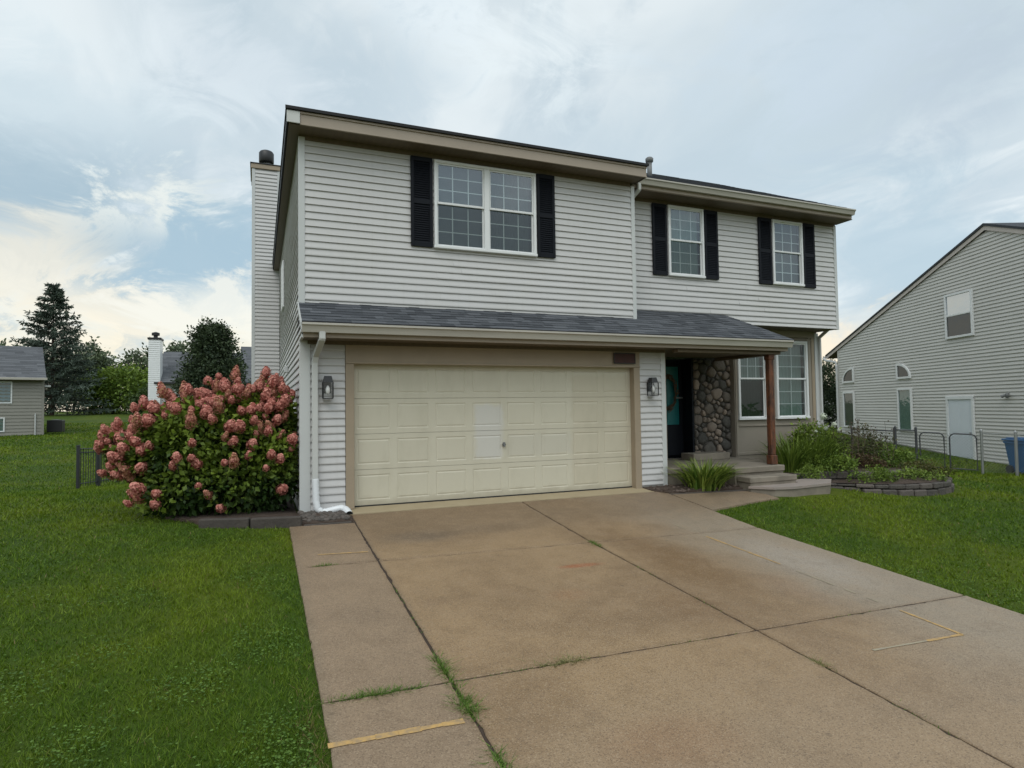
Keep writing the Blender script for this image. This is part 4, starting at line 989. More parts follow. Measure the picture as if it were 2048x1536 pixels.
def fixed(s0, s1, z0, z1, back):
    f = MB(); fr = .07
    f.bbox(-.085, .02, s0, s0 + fr, z0, z1, .006); f.bbox(-.085, .02, s1 - fr, s1, z0, z1, .006); f.bbox(-.085, .02, s0 + fr, s1 - fr, z0, z0 + fr, .006); f.bbox(-.085, .02, s0 + fr, s1 - fr, z1 - fr, z1, .006)
    o = nb(f, 'window', M_WHITE)
    g = MB().add([(-.05, s0 + fr, z0 + fr), (-.05, s1 - fr, z0 + fr), (-.05, s1 - fr, z1 - fr), (-.05, s0 + fr, z1 - fr)], [(0, 1, 2, 3)]); nb(g, 'pane', M_GLASS, o)
    c = MB(); n = 16; vs = []
    for i in range(n + 1): s = s0 + fr + (s1 - s0 - 2 * fr) * i / n; q = -.036 + .004 * math.sin(i * 1.9); vs += [(q, s, z0 + fr), (q, s, z1 - fr)]
    c.add(vs, [(2 * i, 2 * i + 2, 2 * i + 3, 2 * i + 1) for i in range(n)]); nb(c, 'curtain', back, o)
M_SKYG = glass_mat('sky_glass', (.9, 1, 1), .50, .05, .5)
def double(s0, s1, z0, z1):
    f = MB(); fr = .075; zm = (z0 + z1) / 2 + .02
    f.bbox(-.085, .02, s0, s0 + fr, z0, z1, .006); f.bbox(-.085, .02, s1 - fr, s1, z0, z1, .006); f.bbox(-.085, .02, s0 + fr, s1 - fr, z0, z0 + fr, .006); f.bbox(-.085, .02, s0 + fr, s1 - fr, z1 - fr, z1, .006); f.bbox(-.075, .02, s0 + fr, s1 - fr, zm - .03, zm + .03, .006)
    o = nb(f, 'window', M_WHITE)
    for za, zb, gm in ((z0 + fr, zm - .03, M_GLASS_DK), (zm + .03, z1 - fr, M_SKYG)):
        nb(MB().add([(-.05, s0 + fr, za), (-.05, s1 - fr, za), (-.05, s1 - fr, zb), (-.05, s0 + fr, zb)], [(0, 1, 2, 3)]), 'pane', gm, o)
    nb(MB().add([(-.034, s0 + fr, z0 + fr), (-.034, s1 - fr, z0 + fr), (-.034, s1 - fr, zm), (-.034, s0 + fr, zm)], [(0, 1, 2, 3)]), 'dark_room', M_DARK, o)
    nb(MB().add([(-.034, s0 + fr, zm), (-.034, s1 - fr, zm), (-.034, s1 - fr, z1 - fr), (-.034, s0 + fr, z1 - fr)], [(0, 1, 2, 3)]), 'curtain', M_CURT, o)
double(-.80, .50, 3.60, 5.13)
fixed(6.51, 7.43, .36, 1.95, mat('brown_curtain', (.14, .12, .11), .9, (3, .4))); fixed(2.50, 3.37, .34, 1.99, M_CURT)
def quarter(sc, zc, r, sg):
    f = MB(); n = 10; fr = .075; vo = []; vi = []
    for i in range(n + 1):
        a = math.pi / 2 * i / n; vo.append((sc + sg * r * math.cos(a), zc + r * .72 * math.sin(a))); vi.append((sc + sg * (fr + (r - 2.2 * fr) * math.cos(a)), zc + fr + (r * .72 - 2.3 * fr) * math.sin(a)))
    vo = [(sc, zc)] + vo; vi = [(sc + sg * fr, zc + fr)] + vi; m_ = len(vo)
    vs = [(-.08, s, z) for s, z in vo] + [(-.08, s, z) for s, z in vi] + [(.0, s, z) for s, z in vo] + [(-.045, s, z) for s, z in vi]
    fs = []
    for i in range(m_): j = (i + 1) % m_; fs += [(i, j, m_ + j, m_ + i), (i, 2 * m_ + i, 2 * m_ + j, j), (m_ + i, m_ + j, 3 * m_ + j, 3 * m_ + i)]
    f.add(vs, fs); o = nb(f, 'window', M_WHITE)
    g = MB().add([(-.05, s, z) for s, z in vi], [tuple(range(m_))]); nb(g, 'pane', M_GLASS_DK, o)
    g = MB().add([(-.035, s, z) for s, z in vi], [tuple(range(m_))]); nb(g, 'dark_room', M_DARK, o)
quarter(6.50, 2.36, .95, 1); quarter(3.38, 2.36, .86, -1)
d_ = MB(); d_.bbox(-.07, .02, -.66, -.56, -.56, 1.60, .006); d_.bbox(-.07, .02, .54, .64, -.56, 1.60, .006); d_.bbox(-.073, .02, -.66, .64, 1.52, 1.64, .006); fo = nb(d_, 'door_frame', M_WHITE)
d_ = MB(); d_.bbox(-.036, .0, -.56, .54, -.52, 1.52, .006)
for z0_, z1_ in ((-.40, .30), (.42, 1.40)):
    for a_, b_ in ((-.45, -.06), (.06, .45)): d_.bbox(-.042, -.036, a_, b_, z0_, z1_, .004)
do_ = nb(d_, 'side_door', mat('white_door_paint', (.62, .66, .70), .45, (2, .1)))
d_ = MB(); d_.bbox(-.08, -.02, -.50, -.44, .38, .44, .01); nb(d_, 'door_knob', M_ALU, do_)
d_ = MB(); d_.bbox(-.5, -.036, -.85, .8, -.75, -.56, .01); nb(d_, 'door_step', M_FOUND)
d_ = MB(); d_.bbox(-.08, -.0, -2.12, -2.02, 1.58, 1.68, .006); d_.tube([(-.08, -2.03, 1.63), (-.16, -1.96, 1.58)], [.035, .05], 8); d_.tube([(-.08, -2.11, 1.63), (-.16, -2.2, 1.58)], [.035, .05], 8); nb(d_, 'floodlight', M_GREYBOX)
d_ = MB(); d_.bbox(-.05, -.0, -.98, -.86, .38, .52, .01); nb(d_, 'outlet_box', M_SID2)

# ---------------------------------------------------------------- far houses on the left (their walls face the camera)
RX = Vector((CX.x, CX.y, 0)).normalized(); FY = Vector((CF.x, CF.y, 0)).normalized(); YAW = math.atan2(RX.y, RX.x)
def local_house(name, label, loc, rot=0.0):
    o = thing(name, label, 'house', loc); o.rotation_euler = (0, 0, YAW + rot); return o
def lp(mb, name, m, par): o = mb.build(name, m); o.parent = par; return o
LH = local_house('neighbour_house', 'taupe bilevel house with grey roof at the far left edge', (-13.50, 36.30, 0), R(40))
mb = MB(); siding(mb, (-12, 0), (1, 0), 12, -.3, 3.55, (0, -1), course=.2); siding(mb, (0, .02), (0, 1), 8, -.3, 3.55, (1, 0), course=.2); lp(mb, 'siding_wall', M_SID3, LH)
mb = MB(); mb.box(-12, -.01, .01, 8, -.6, 3.6); mb.prism([(-.02, 0, 3.55), (-.02, 4, 5.5), (-.02, 8, 3.55)], (0, 0, 0), (-11.9, 0, 0)); lp(mb, 'wall_core', M_SID3, LH)
mb = MB(); upl = Vector((0, 4.4, 2.25)).normalized(); shingle_slope(mb, (-12.3, -.4, 3.62), (1, 0, 0), upl, 12.4, Vector((0, 4.4, 2.25)).length, expo=.28, tab=(.3, .9)); mb.prism([(.1, -.4, 3.60), (.1, 4, 5.86), (.1, 8.4, 3.60)], (0, 0, 0), (-12.4, 0, 0)); lp(mb, 'roof', M_ROOF2, LH)
mb = MB(); mb.bbox(-12.3, .14, -.53, -.40, 3.50, 3.64, .01); lp(mb, 'gutter', M_GUT, LH)
mb = MB(); mb.box(-12, 0, -.4, 0, 3.46, 3.50); lp(mb, 'soffit', M_SOF, LH)
mb = MB(); mb.box(-12, .03, -.03, .1, -.6, -.05 + .2); mb.box(-.09, .03, -.03, .05, .1, 3.5); lp(mb, 'foundation', M_SID3, LH)
def lwin(par, x0, x1, z0, z1, back):
    f = MB(); fr = .07
    f.bbox(x0, x0 + fr, -.06, .0, z0, z1, .006); f.bbox(x1 - fr, x1, -.06, .0, z0, z1, .006); f.bbox(x0 + fr, x1 - fr, -.06, .0, z0, z0 + fr, .006); f.bbox(x0 + fr, x1 - fr, -.06, .0, z1 - fr, z1, .006)
    o = lp(f, 'window', M_WHITE, par)
    lp(MB().add([(x0 + fr, -.035, z0 + fr), (x1 - fr, -.035, z0 + fr), (x1 - fr, -.035, z1 - fr), (x0 + fr, -.035, z1 - fr)], [(0, 1, 2, 3)]), 'pane', M_GLASS, o)
    c = MB(); n = 20; vs = []
    for i in range(n + 1): x = x0 + fr + (x1 - x0 - 2 * fr) * i / n; q = -.018 + .004 * math.sin(i * 1.9); vs += [(x, q, z0 + fr), (x, q, z1 - fr)]
    lp(c.add(vs, [(2 * i, 2 * i + 2, 2 * i + 3, 2 * i + 1) for i in range(n)]), 'curtain', back, o)
lwin(LH, -3.2, -1.5, 2.10, 3.42, mat('pale_blue_curtain', (.33, .41, .46), .9, (2, .3))); lwin(LH, -2.85, -1.82, .42, 1.28, M_CURT)
mb = MB(); mb.tube([(-.40, -.08, 1.5), (-.40, -.08, .0)], .035, 8); lp(mb, 'downspout', M_TRIM, LH)
mb = MB(); mb.bbox(.05, .35, .2, .45, 3.1, 3.22, .01); lp(mb, 'floodlight', M_TRIM, LH)

WH = local_house('neighbour_house', 'grey-roofed house with white chimney, behind the hydrangea bush', (-8.48, 45.2, 0), R(22))
mb = MB(); siding(mb, (-.1, .3), (1, 0), 9.5, -.3, 3.75, (0, -1), course=.16); mb.box(-.1, 9.4, .31, 8, -.4, 3.8); lp(mb, 'siding_wall', M_SID, WH)
mb = MB(); hgt = 6.5 - 3.75; u_ = Vector((0, 4.4, hgt)).normalized(); shingle_slope(mb, (-.30, -.1, 3.80), (1, 0, 0), u_, 9.9, Vector((0, 4.4, hgt)).length, expo=.28, tab=(.3, .9)); mb.prism([(-.30, -.1, 3.78), (-.30, 4.3, 3.78 + hgt), (-.30, 8.7, 3.78)], (0, 0, 0), (9.9, 0, 0)); lp(mb, 'roof', M_ROOF2, WH)
mb = MB(); shingle_slope(mb, (5.6, 2.5, 5.2), (1, 0, 0), u_, 6, 3.9, expo=.28, tab=(.3, .9)); mb.prism([(5.6, 2.5, 5.18), (5.6, 5.8, 7.25), (5.6, 9.1, 5.18)], (0, 0, 0), (6, 0, 0)); mb.box(5.7, 11.5, 2.9, 8.8, 3, 5.2); lp(mb, 'upper_roof', M_ROOF2, WH)
mb = MB(); mb.bbox(-.35, 9.6, -.24, -.1, 3.66, 3.80, .01); lp(mb, 'gutter', M_BLACK, WH)
mb = MB(); siding(mb, (-.75, -.15), (1, 0), .80, -.3, 7.1, (0, -1), course=.16); mb.box(-.75, .05, -.14, 1.1, -.4, 7.1); cc = lp(mb, 'chimney', M_WHITE, WH)
mb = MB(); mb.bbox(-.82, .12, -.22, 1.17, 7.1, 7.25, .01); mb.lathe((-.35, .45, 7.25), [(.15, 0), (.15, .2), (.28, .22), (.28, .42), (.05, .5)], 14); lp(mb, 'chimney_cap', M_BLACK, cc)
FH = local_house('neighbour_house', 'small grey roof just visible left of the beige house corner', (33.2, 24.5, 0))
mb = MB(); mb.box(-3, 4.5, 0, 7, -.6, 2.0); lp(mb, 'siding_wall', M_SID, FH)
mb = MB(); mb.prism([(-3.4, -.4, 2.0), (0.2, -.4, 4.0), (4.9, -.4, 2.0)], (0, 0, 0), (0, 8, 0)); mb.prism([(-3.4, -.4, 2.0), (0.2, -.4, 4.0), (4.9, -.4, 2.0)], (0, 0, 0), (0, -.02, 0)); lp(mb, 'roof', M_ROOF2, FH)
mb = MB(); mb.bbox(-3.5, 5, -.5, -.42, 1.9, 2.02, .01); lp(mb, 'gutter', M_WHITE, FH)

# ---------------------------------------------------------------- trees
def crown_obj(name, P, size, m, parent, out=None, **k):
    V, F, T = leaf_arrays(P, size, out, **k)
    return raw_mesh(name, V, F, m, parent, T)
def spruce(x, y, h, r, label, n_tier=26, leaf=.34, seed=1, group='conifers beyond the back lawn', mtl=None, bare=.02):
    rng = np.random.default_rng(seed); z0 = gzf(x, y); t = thing('spruce_tree', label, 'tree', (x, y, z0), group)
    MB().tube([(x, y, z0 - .3), (x, y, z0 + h * .5), (x, y, z0 + h * .985)], [.22 * h / 14, .13 * h / 14, .02], 8).build('trunk', M_BARK, t)
    P = []; O = []; TI = []; br = MB()
    for i in range(n_tier):
        f = (i + .5) / n_tier; zz = h * (bare + f ** .92 * (1 - bare)); rad = r * (1 - f) ** .85 * rng.uniform(.85, 1.06) + .12
        nb_ = int(10 + 8 * (1 - f))
        for b in range(nb_):
            a = rng.uniform(0, 2 * np.pi); L = rad * rng.uniform(.62, 1.14); drop = rng.uniform(.02, .16) * (1 - f) + .02 - .25 * f
            zb = zz + rng.normal() * .12
            n = int(12 + 24 * L / r); s = np.linspace(.1, 1, n) ** .75
            x_ = np.cos(a) * L * s; y_ = np.sin(a) * L * s; z_ = zb - drop * L * s + .22 * L * np.maximum(0, s - .6) ** 1.2
            spread = .10 * (1.15 - s)[:, None] * L * .8 + .05
            pp = np.stack([x + x_, y + y_, z0 + z_], 1) + rng.normal(size=(n, 3)) * spread * np.array([1, 1, .14])
            P.append(pp); o = np.stack([np.cos(a) + 0 * s, np.sin(a) + 0 * s, -.12 + 0 * s], 1); O.append(o); TI.append(np.full(n, .25 + .5 * rng.random()) * (.5 + .5 * s))
            if L > .5: br.tube([(x, y, z0 + zb), (x + x_[-1] * .8, y + y_[-1] * .8, z0 + z_[int(n * .75)])], [.03, .01], 3, caps=False)
    br.build('limbs', M_BARK, t)
    P = np.concatenate(P); O = np.concatenate(O); TI = np.concatenate(TI)
    # each needle spray = 2 flat leaves
    P = np.repeat(P, 2, 0); O = np.repeat(O, 2, 0); TI = np.repeat(TI, 2)
    crown_obj('crown', P, leaf, mtl or M_LSPRUCE, t, O, aspect=.30, droop=.1, tintv=TI, rng=rng)
    return t
def bushy(name, cat, x, y, lobes, leaf, m, label, n=6000, group=None, seed=3, trunk=None, z0=None, out=.8, clump=True, shell=.55, name2='crown'):
    """lobes: (dx,dy,dz,rx,ry,rz) relative to base; leaves gathered into clumps near the lobe surfaces"""
    rng = np.random.default_rng(seed); z0 = gzf(x, y) if z0 is None else z0; t = thing(name, label, cat, (x, y, z0), group)
    if trunk:
        mb = MB(); hh, rr = trunk; mb.tube([(x, y, z0 - .2), (x + .05, y, z0 + hh * .5), (x, y, z0 + hh)], [rr, rr * .75, rr * .4], 8)
        for l in lobes: mb.tube([(x, y, z0 + hh * .45), (x + l[0] * .5, y + l[1] * .5, z0 + (hh * .5 + l[2]) / 2 + .1), (x + l[0], y + l[1], z0 + l[2])], [rr * .5, rr * .3, rr * .1], 5)
        mb.build('trunk', M_BARK, t)
    vol = np.array([l[3] * l[4] * l[5] for l in lobes]) ** .67; vol = vol / vol.sum(); P = []; O = []; T = []
    for l, w in zip(lobes, vol):
        k = int(n * w); nc = max(6, k // 26)
        d = rng.normal(size=(nc, 3)); d /= np.linalg.norm(d, axis=1)[:, None]; rr = rng.uniform(shell, 1.04, nc) ** .7
        C0 = d * rr[:, None] * np.array(l[3:]); ct = np.clip(rng.normal(.45, .25, nc) + .18 * d[:, 2], 0, 1)
        idx = rng.integers(0, nc, k); cs = leaf * 1.15 + .10 * min(l[3:])
        p = C0[idx] + rng.normal(size=(k, 3)) * cs * .62
        P.append(p + np.array([x + l[0], y + l[1], z0 + l[2]])); O.append(d[idx]); T.append(ct[idx])
    P = np.concatenate(P); O = np.concatenate(O); T = np.concatenate(T)
    keep = P[:, 2] > gz(P[:, 0], P[:, 1]) + .01; P, O, T = P[keep], O[keep], T[keep]
    crown_obj(name2, P, leaf, m, t, O, tintv=T, rng=rng)
    return t
spruce(-21.5, 69.0, 13.8, 5.6, 'tall dark spruce with layered gappy branches behind the taupe house', n_tier=26, leaf=.40, seed=4)
bushy('oval_tree', 'tree', -3.9, 30.6, [(0, 0, 4.1, 1.55, 1.5, 2.4), (-.5, .2, 2.9, 1.35, 1.3, 1.6), (.55, -.2, 3.2, 1.35, 1.3, 1.7), (.1, 0, 5.4, 1.0, 1.0, 1.35), (-.3, 0, 6.0, .5, .5, .95), (.5, 0, 5.7, .5, .5, .95)], .17, M_LDARK, 'dark round-topped tree in front of the grey-roofed house', n=26000, trunk=(4.2, .14), seed=8, shell=.35)
bushy('shrub', 'shrub', -15.2, 72, [(0, 0, 2.6, 3.2, 2.5, 2.6), (2.8, 0, 2.2, 2.6, 2.2, 2.3), (-2.6, 0, 2.2, 1.8, 2, 2.2)], .42, M_LGREEN, 'bright green rounded shrub between the spruce and white chimney', n=9000, seed=9)
bushy('shrub', 'shrub', -10.8, 66, [(0, 0, 1.4, 2.2, 1.6, 1.7), (-1.6, 0, 1.0, 1.4, 1.3, 1.3)], .35, leafmat('mid_green_leaf', (.022, .045, .010), (.07, .11, .03)), 'darker green shrub at the foot of the white chimney', n=5000, seed=10)
FT = [(-31, 118, 11.3, 6.4, 'far tree rising behind the taupe house roof'), (-42, 112, 11.2, 7, 'leftmost far tree above the taupe house roof'), (-26.5, 108, 10.2, 4.2, 'far tree just right of the tall spruce'), (-19.5, 112, 10.4, 5.0, 'far round tree above the bright green shrub'), (-12.5, 110, 10.0, 4.2, 'far tree left of the white chimney top'),
      (-15.8, 118, 12.3, 3.4, 'tallest far tree above the bright green shrub'), (-3, 110, 6, 5, 'far tree behind the grey-roofed house')]
for i, (x, y, h, r, lb) in enumerate(FT):
    bushy('far_tree', 'tree', x, y, [(0, 0, h * .6, r * .75, r * .7, h * .38), (-r * .5, 0, h * .42, r * .5, r * .5, h * .34), (r * .5, 0, h * .45, r * .5, r * .5, h * .32), (r * .1, 0, h * .8, r * .4, r * .4, h * .22)], .62, M_LMID, lb, n=4500, group='trees along the far skyline', seed=20 + i, trunk=(h * .6, .2), shell=.15)
bushy('evergreen_shrub', 'shrub', 25.6, 14.0, [(0, 0, 1.6, 1.0, 1.0, 1.7), (.3, 0, 2.4, .7, .7, 1.1), (-.9, .3, 1.0, .8, .8, 1.1), (.9, -.2, 1.3, .7, .7, 1.4)], .12, M_LDARK, 'dark tall evergreen shrub between the main house and beige house', n=12000, seed=31, shell=.3)

# ---------------------------------------------------------------- pink hydrangea bush
def hydrangea():
    rng = np.random.default_rng(5)
    t = thing('hydrangea_bush', 'large hydrangea bush covered in faded pink blooms beside the garage corner', 'bush', (-2.2, .9, gzf(-2.2, .9)))
    lobes = [(-1.25, .75, 1.22, .46, .50, .55), (-1.62, .85, 1.02, .60, .75, .74), (-1.75, .8, 1.45, .30, .35, .32), (-1.05, .65, 1.35, .26, .35, .30), (-2.15, .85, .88, .80, .85, .76), (-2.62, .9, .88, .58, .6, .44), (-2.25, .55, .42, .58, .6, .46), (-1.60, .5, .45, .75, .62, .50), (-1.15, .45, .60, .40, .5, .62), (-2.84, .75, .84, .40, .38, .28), (-2.2, .8, 1.15, .48, .5, .36)]
    P = []; O = []; T = []
    for cx, cy, cz, a, b, c in lobes:
        k = int(7500 * (a * b * c) ** .6); d = rng.normal(size=(k, 3)); d /= np.linalg.norm(d, axis=1)[:, None]
        rr = rng.uniform(.35, 1.0, k) ** .5
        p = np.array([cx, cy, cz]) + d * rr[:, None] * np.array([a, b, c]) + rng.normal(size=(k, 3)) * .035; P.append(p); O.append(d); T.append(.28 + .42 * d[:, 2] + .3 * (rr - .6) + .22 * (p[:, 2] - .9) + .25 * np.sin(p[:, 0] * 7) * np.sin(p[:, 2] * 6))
    P = np.concatenate(P); O = np.concatenate(O); T = np.concatenate(T); k = (P[:, 2] > gz(P[:, 0], P[:, 1]) + .03) & (P[:, 0] < XL - .06) & (P[:, 1] > -.55); P, O, T = P[k], O[k], T[k]
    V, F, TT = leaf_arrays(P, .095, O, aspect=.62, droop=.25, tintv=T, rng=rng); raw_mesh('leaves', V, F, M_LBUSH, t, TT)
    st = MB()
    for i in range(46):
        l = lobes[i % len(lobes)]; a = rng.uniform(0, 6.28); q = rng.uniform(.4, .95); e = (l[0] + l[3] * q * math.cos(a), max(-.3, l[1] + l[4] * q * math.sin(a)), l[2] + l[5] * rng.uniform(-.2, .8)); e = (min(e[0], XL - .1), e[1], e[2])
        b = (-2.0 + rng.normal() * .25, .85 + rng.normal() * .2, gzf(-2, .9) - .03); st.tube([b, ((b[0] + e[0]) / 2 + .1 * (e[0] - b[0]) * -1, (b[1] + e[1]) / 2, (b[2] + e[2]) / 2 + .1), e], [.013, .009, .004], 5)
    st.build('stems', M_BARK, t)
    # bloom shapes
    def bloom_mesh(seed, kone, age=0.0):
        g = np.random.default_rng(seed); n = 190; d = g.normal(size=(n, 3)); d /= np.linalg.norm(d, axis=1)[:, None]
        rr = g.uniform(.72, 1.05, n); p = d * rr[:, None] * np.array([.066, .066, .074 * kone]); w = 1 - .28 * np.clip(p[:, 2] / .08, -1, 1); p[:, :2] *= w[:, None]
        tv = np.clip(.30 + .5 * (rr - .8) * 3 + .35 * p[:, 2] / .07 * .6 + g.normal(size=n) * .22, 0, 1) * .62 + (g.random(n) < .25) * .1; tv = np.clip(tv * (1 if age < .5 else 0) + (age if age >= .5 else 0) * (.68 + .32 * g.random(n)), 0, 1)
        r = g.normal(size=(n, 3)); s1 = np.cross(d, r); s1 /= np.linalg.norm(s1, axis=1)[:, None]; s2_ = np.cross(d, s1); s = g.uniform(.012, .019, n)[:, None]
        V = np.stack([p - s1 * s, p - s2_ * s + d * .004, p + s1 * s, p + s2_ * s + d * .004], 1).reshape(-1, 3); F = np.arange(n * 4).reshape(-1, 4)
        core = MB().lathe((0, 0, 0), [(.004, -.06 * kone), (.04, -.04), (.05, 0), (.04, .045), (.015, .07 * kone)], 9)
        V2 = np.array(core.v); o = bpy.data.meshes.new('bloom'); faces = [tuple(int(q) for q in f) for f in F] + [tuple(int(i) + len(V) for i in f) for f in core.f]
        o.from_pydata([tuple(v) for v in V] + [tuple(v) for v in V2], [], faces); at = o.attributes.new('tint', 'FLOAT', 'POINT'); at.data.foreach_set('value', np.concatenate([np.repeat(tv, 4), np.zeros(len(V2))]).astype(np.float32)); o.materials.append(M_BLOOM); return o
    kinds = [bloom_mesh(50 + i, (1.05, 1.2, 1.45, 1.7)[i % 4], .9 if i in (3, 7) else 0.0) for i in range(8)]
    # candidate bloom positions on the outer surface
    spots = []; shoots = []; tries = 0
    while tries < 60000 and len(spots) < 260:
        tries += 1; l = lobes[rng.integers(len(lobes))]; d = rng.normal(size=3); d /= np.linalg.norm(d)
        if d[1] > .75: continue
        ex_ = rng.uniform(.02, .13) if rng.random() < .8 else rng.uniform(.12, .27); p = np.array(l[:3]) + d * np.array(l[3:]); p = p + (d * .7 + np.array([0, 0, .5 if d[2] > -.2 else .0])) * ex_
        if p[2] < gzf(p[0], p[1]) + .12 or p[0] > XL - .08 or p[1] < -.5: continue
        ins = any((((p - np.array(q[:3])) / np.array(q[3:])) ** 2).sum() < .90 for q in lobes)
        if ins: continue
        h = (p[2] - .1) / 1.7
        if rng.random() > .17 + 1.05 * max(0, h - .28) ** .8 + (.32 if p[0] < -2.7 else 0): continue
        if any(np.linalg.norm(p - s[0]) < (.084 + .075 * max(0, .6 - h)) for s in spots): continue
        spots.append((p, d, h)); shoots.append((p, d))
    cp = np.array(CP); spots.sort(key=lambda s: np.linalg.norm(s[0] - cp) + (1.5 if s[1][1] > .3 else 0))
    rest = []
    for i, (p, d, h) in enumerate(spots):
        sc = rng.uniform(.6, 1.25); up = Vector(d * .8 + np.array([0, 0, .75])).normalized(); q = up.to_track_quat('Z', 'Y'); 
        if i < 100:
            o = bpy.data.objects.new('bloom', kinds[int(rng.integers(8))]); COL.objects.link(o); o.parent = t
            o.location = Vector(p) - WLOC(t); o.rotation_euler = q.to_euler(); o.scale = (sc, sc, sc)
        else: rest.append((p, q, sc, int(rng.integers(8))))
    sh = MB(); LP = []; LO = []
    for p, d in shoots:
        b = p - d * .30 - np.array([0, 0, .22]); sh.tube([tuple(b), tuple((b + p) / 2 + d * .03), tuple(p)], [.005, .004, .003], 4, caps=False)
        for q_ in range(9): f = rng.uniform(.2, .95); LP.append(b + (p - b) * f); LO.append(d * .4 + rng.normal(size=3) * .8)
    sh.build('shoots', M_BARK, t)['kind'] = 'stuff'; V, F, TT = leaf_arrays(np.array(LP), .10, np.array(LO), aspect=.6, droop=.3, tintv=np.full(len(LP), .72), rng=rng); raw_mesh('shoot_leaves', V, F, M_LBUSH, t, TT)
    Vs = []; Fs = []; Ts = []; off = 0
    for p, q, sc, k in rest:
        me = kinds[k]; v = np.empty(len(me.vertices) * 3, np.float32); me.vertices.foreach_get('co', v); v = v.reshape(-1, 3); M = np.array(q.to_matrix()) * sc
        Vs += [tuple(r_) for r_ in (v @ M.T + p - np.array(WLOC(t)))]; Fs += [tuple(i + off for i in pl.vertices) for pl in me.polygons]; tv = np.empty(len(me.vertices), np.float32); me.attributes['tint'].data.foreach_get('value', tv); Ts.append(tv); off += len(v)
    me = bpy.data.meshes.new('blooms'); me.from_pydata(Vs, [], Fs); at = me.attributes.new('tint', 'FLOAT', 'POINT'); at.data.foreach_set('value', np.concatenate(Ts)); me.materials.append(M_BLOOM)
    o = bpy.data.objects.new('blooms', me); COL.objects.link(o); o.parent = t; o['kind'] = 'stuff'
hydrangea()

# ---------------------------------------------------------------- beds, edging, rocks
def bed(name, pts, label, dz=.02, m=M_MULCH):
    mb = MB(); n = len(pts); T = [(x, y, gzf(x, y) + dz) for x, y in pts]; cx_ = sum(p[0] for p in pts) / n; cy_ = sum(p[1] for p in pts) / n
    mb.add(T + [(cx_, cy_, gzf(cx_, cy_) + dz + .03)] + [(x, y, gzf(x, y) - .1) for x, y in pts], [(i, (i + 1) % n, n) for i in range(n)] + [(i, n + 1 + i, n + 1 + (i + 1) % n, (i + 1) % n) for i in range(n)])
    o = mb.build(name, m); o['kind'] = 'structure'; return o
bed('mulch_bed', [(-.80, -.70), (-.12, -.70), (-.12, -.02), (-.80, 0)], '', .015)
bed('mulch_bed', [(5.04, -.29), (5.25, -.52), (5.9, -.55), (6.9, -.62), (6.94, -.3), (6.9, .0), (5.04, 0)], '', .02)
bed('mulch_bed', [(-2.05, -.20), (-.8, -.58), (-.8, 2.0), (-2.5, 1.8), (-2.5, .35)], '', .02)
def rock_mesh(seed, m):
    g = random.Random(seed); n = 8; vs = []; prof = [(.25, -.5), (.8, -.35), (1, .0), (.75, .38), (.3, .5)]
    for r, z in prof: vs += [(r * math.cos(2 * math.pi * i / n) * g.uniform(.8, 1.1), r * math.sin(2 * math.pi * i / n) * g.uniform(.6, .9), z * g.uniform(.8, 1.1) * .8) for i in range(n)]
    fs = [(k * n + i, k * n + (i + 1) % n, (k + 1) * n + (i + 1) % n, (k + 1) * n + i) for k in range(4) for i in range(n)] + [tuple(range(n))[::-1], tuple(4 * n + i for i in range(n))]
    me = bpy.data.meshes.new('river_rock'); me.from_pydata(vs, [], fs); me.materials.append(m); return me
mb = MB()
def scatter(mb, n, xr, yr, smin_, smax_):
    for i in range(n):
        x = random.uniform(*xr); y = random.uniform(*yr); s = random.uniform(smin_, smax_); z = gzf(x, y) + .03; a0 = random.random() * 6; k = 7; vs = []
        for r, h in ((.9, -.3), (1, .1), (.65, .5), (.1, .62)): vs += [(x + s * r * math.cos(a0 + 6.283 * j / k) * random.uniform(.8, 1.15), y + s * r * .8 * math.sin(a0 + 6.283 * j / k), z + s * h) for j in range(k)]
        mb.add(vs, [(q * k + j, q * k + (j + 1) % k, (q + 1) * k + (j + 1) % k, (q + 1) * k + j) for q in range(3) for j in range(k)] + [tuple(3 * k + j for j in range(k))], random.random())
scatter(mb, 150, (-.78, -.16), (-.66, -.05), .018, .045)
tag(mb.build('gravel', M_BLOCK), 'small brownish stones under the white drain hose', 'gravel', kind='stuff')
mb = MB(); scatter(mb, 170, (5.1, 6.9), (-.56, -.05), .012, .035)
tag(mb.build('bark_chips', M_MULCH), 'dark mulch chips around the iris clump', 'mulch', kind='stuff')
def edge_block(x0, y0, x1, y1, h, label, t=.10, m=M_TIMB, grp='edging blocks in front of the hydrangea', zoff=0):
    L = math.hypot(x1 - x0, y1 - y0); a = math.atan2(y1 - y0, x1 - x0); z = gzf((x0 + x1) / 2, (y0 + y1) / 2)
    o = thing('edging_block', label, 'edging block', (x0, y0, z - .03 + zoff), grp)
    bpy.data.objects.remove(o)
    mb = MB(); n = 1
    for i in range(n):
        mb.bbox(L * i / n + (0 if i else .0), L * (i + 1) / n, -t / 2 + random.uniform(-.004, .004), t / 2, -.06, h + random.uniform(-.006, .006), .012, random.random() * .4)
    o = mb.build('edging_block', m); o.location = (x0, y0, z + zoff); o.rotation_euler = (0, 0, a); return tag(o, label, 'edging block', grp)
edge_block(-2.02, -.36, -1.42, -.55, .085, 'left dark edging block below the hydrangea blooms')
edge_block(-1.40, -.56, -.78, -.70, .10, 'right dark edging block nearest the garage corner')
edge_block(-.76, -.755, -.14, -.775, .02, 'thin dark edging strip in front of the drain hose gravel', t=.06)
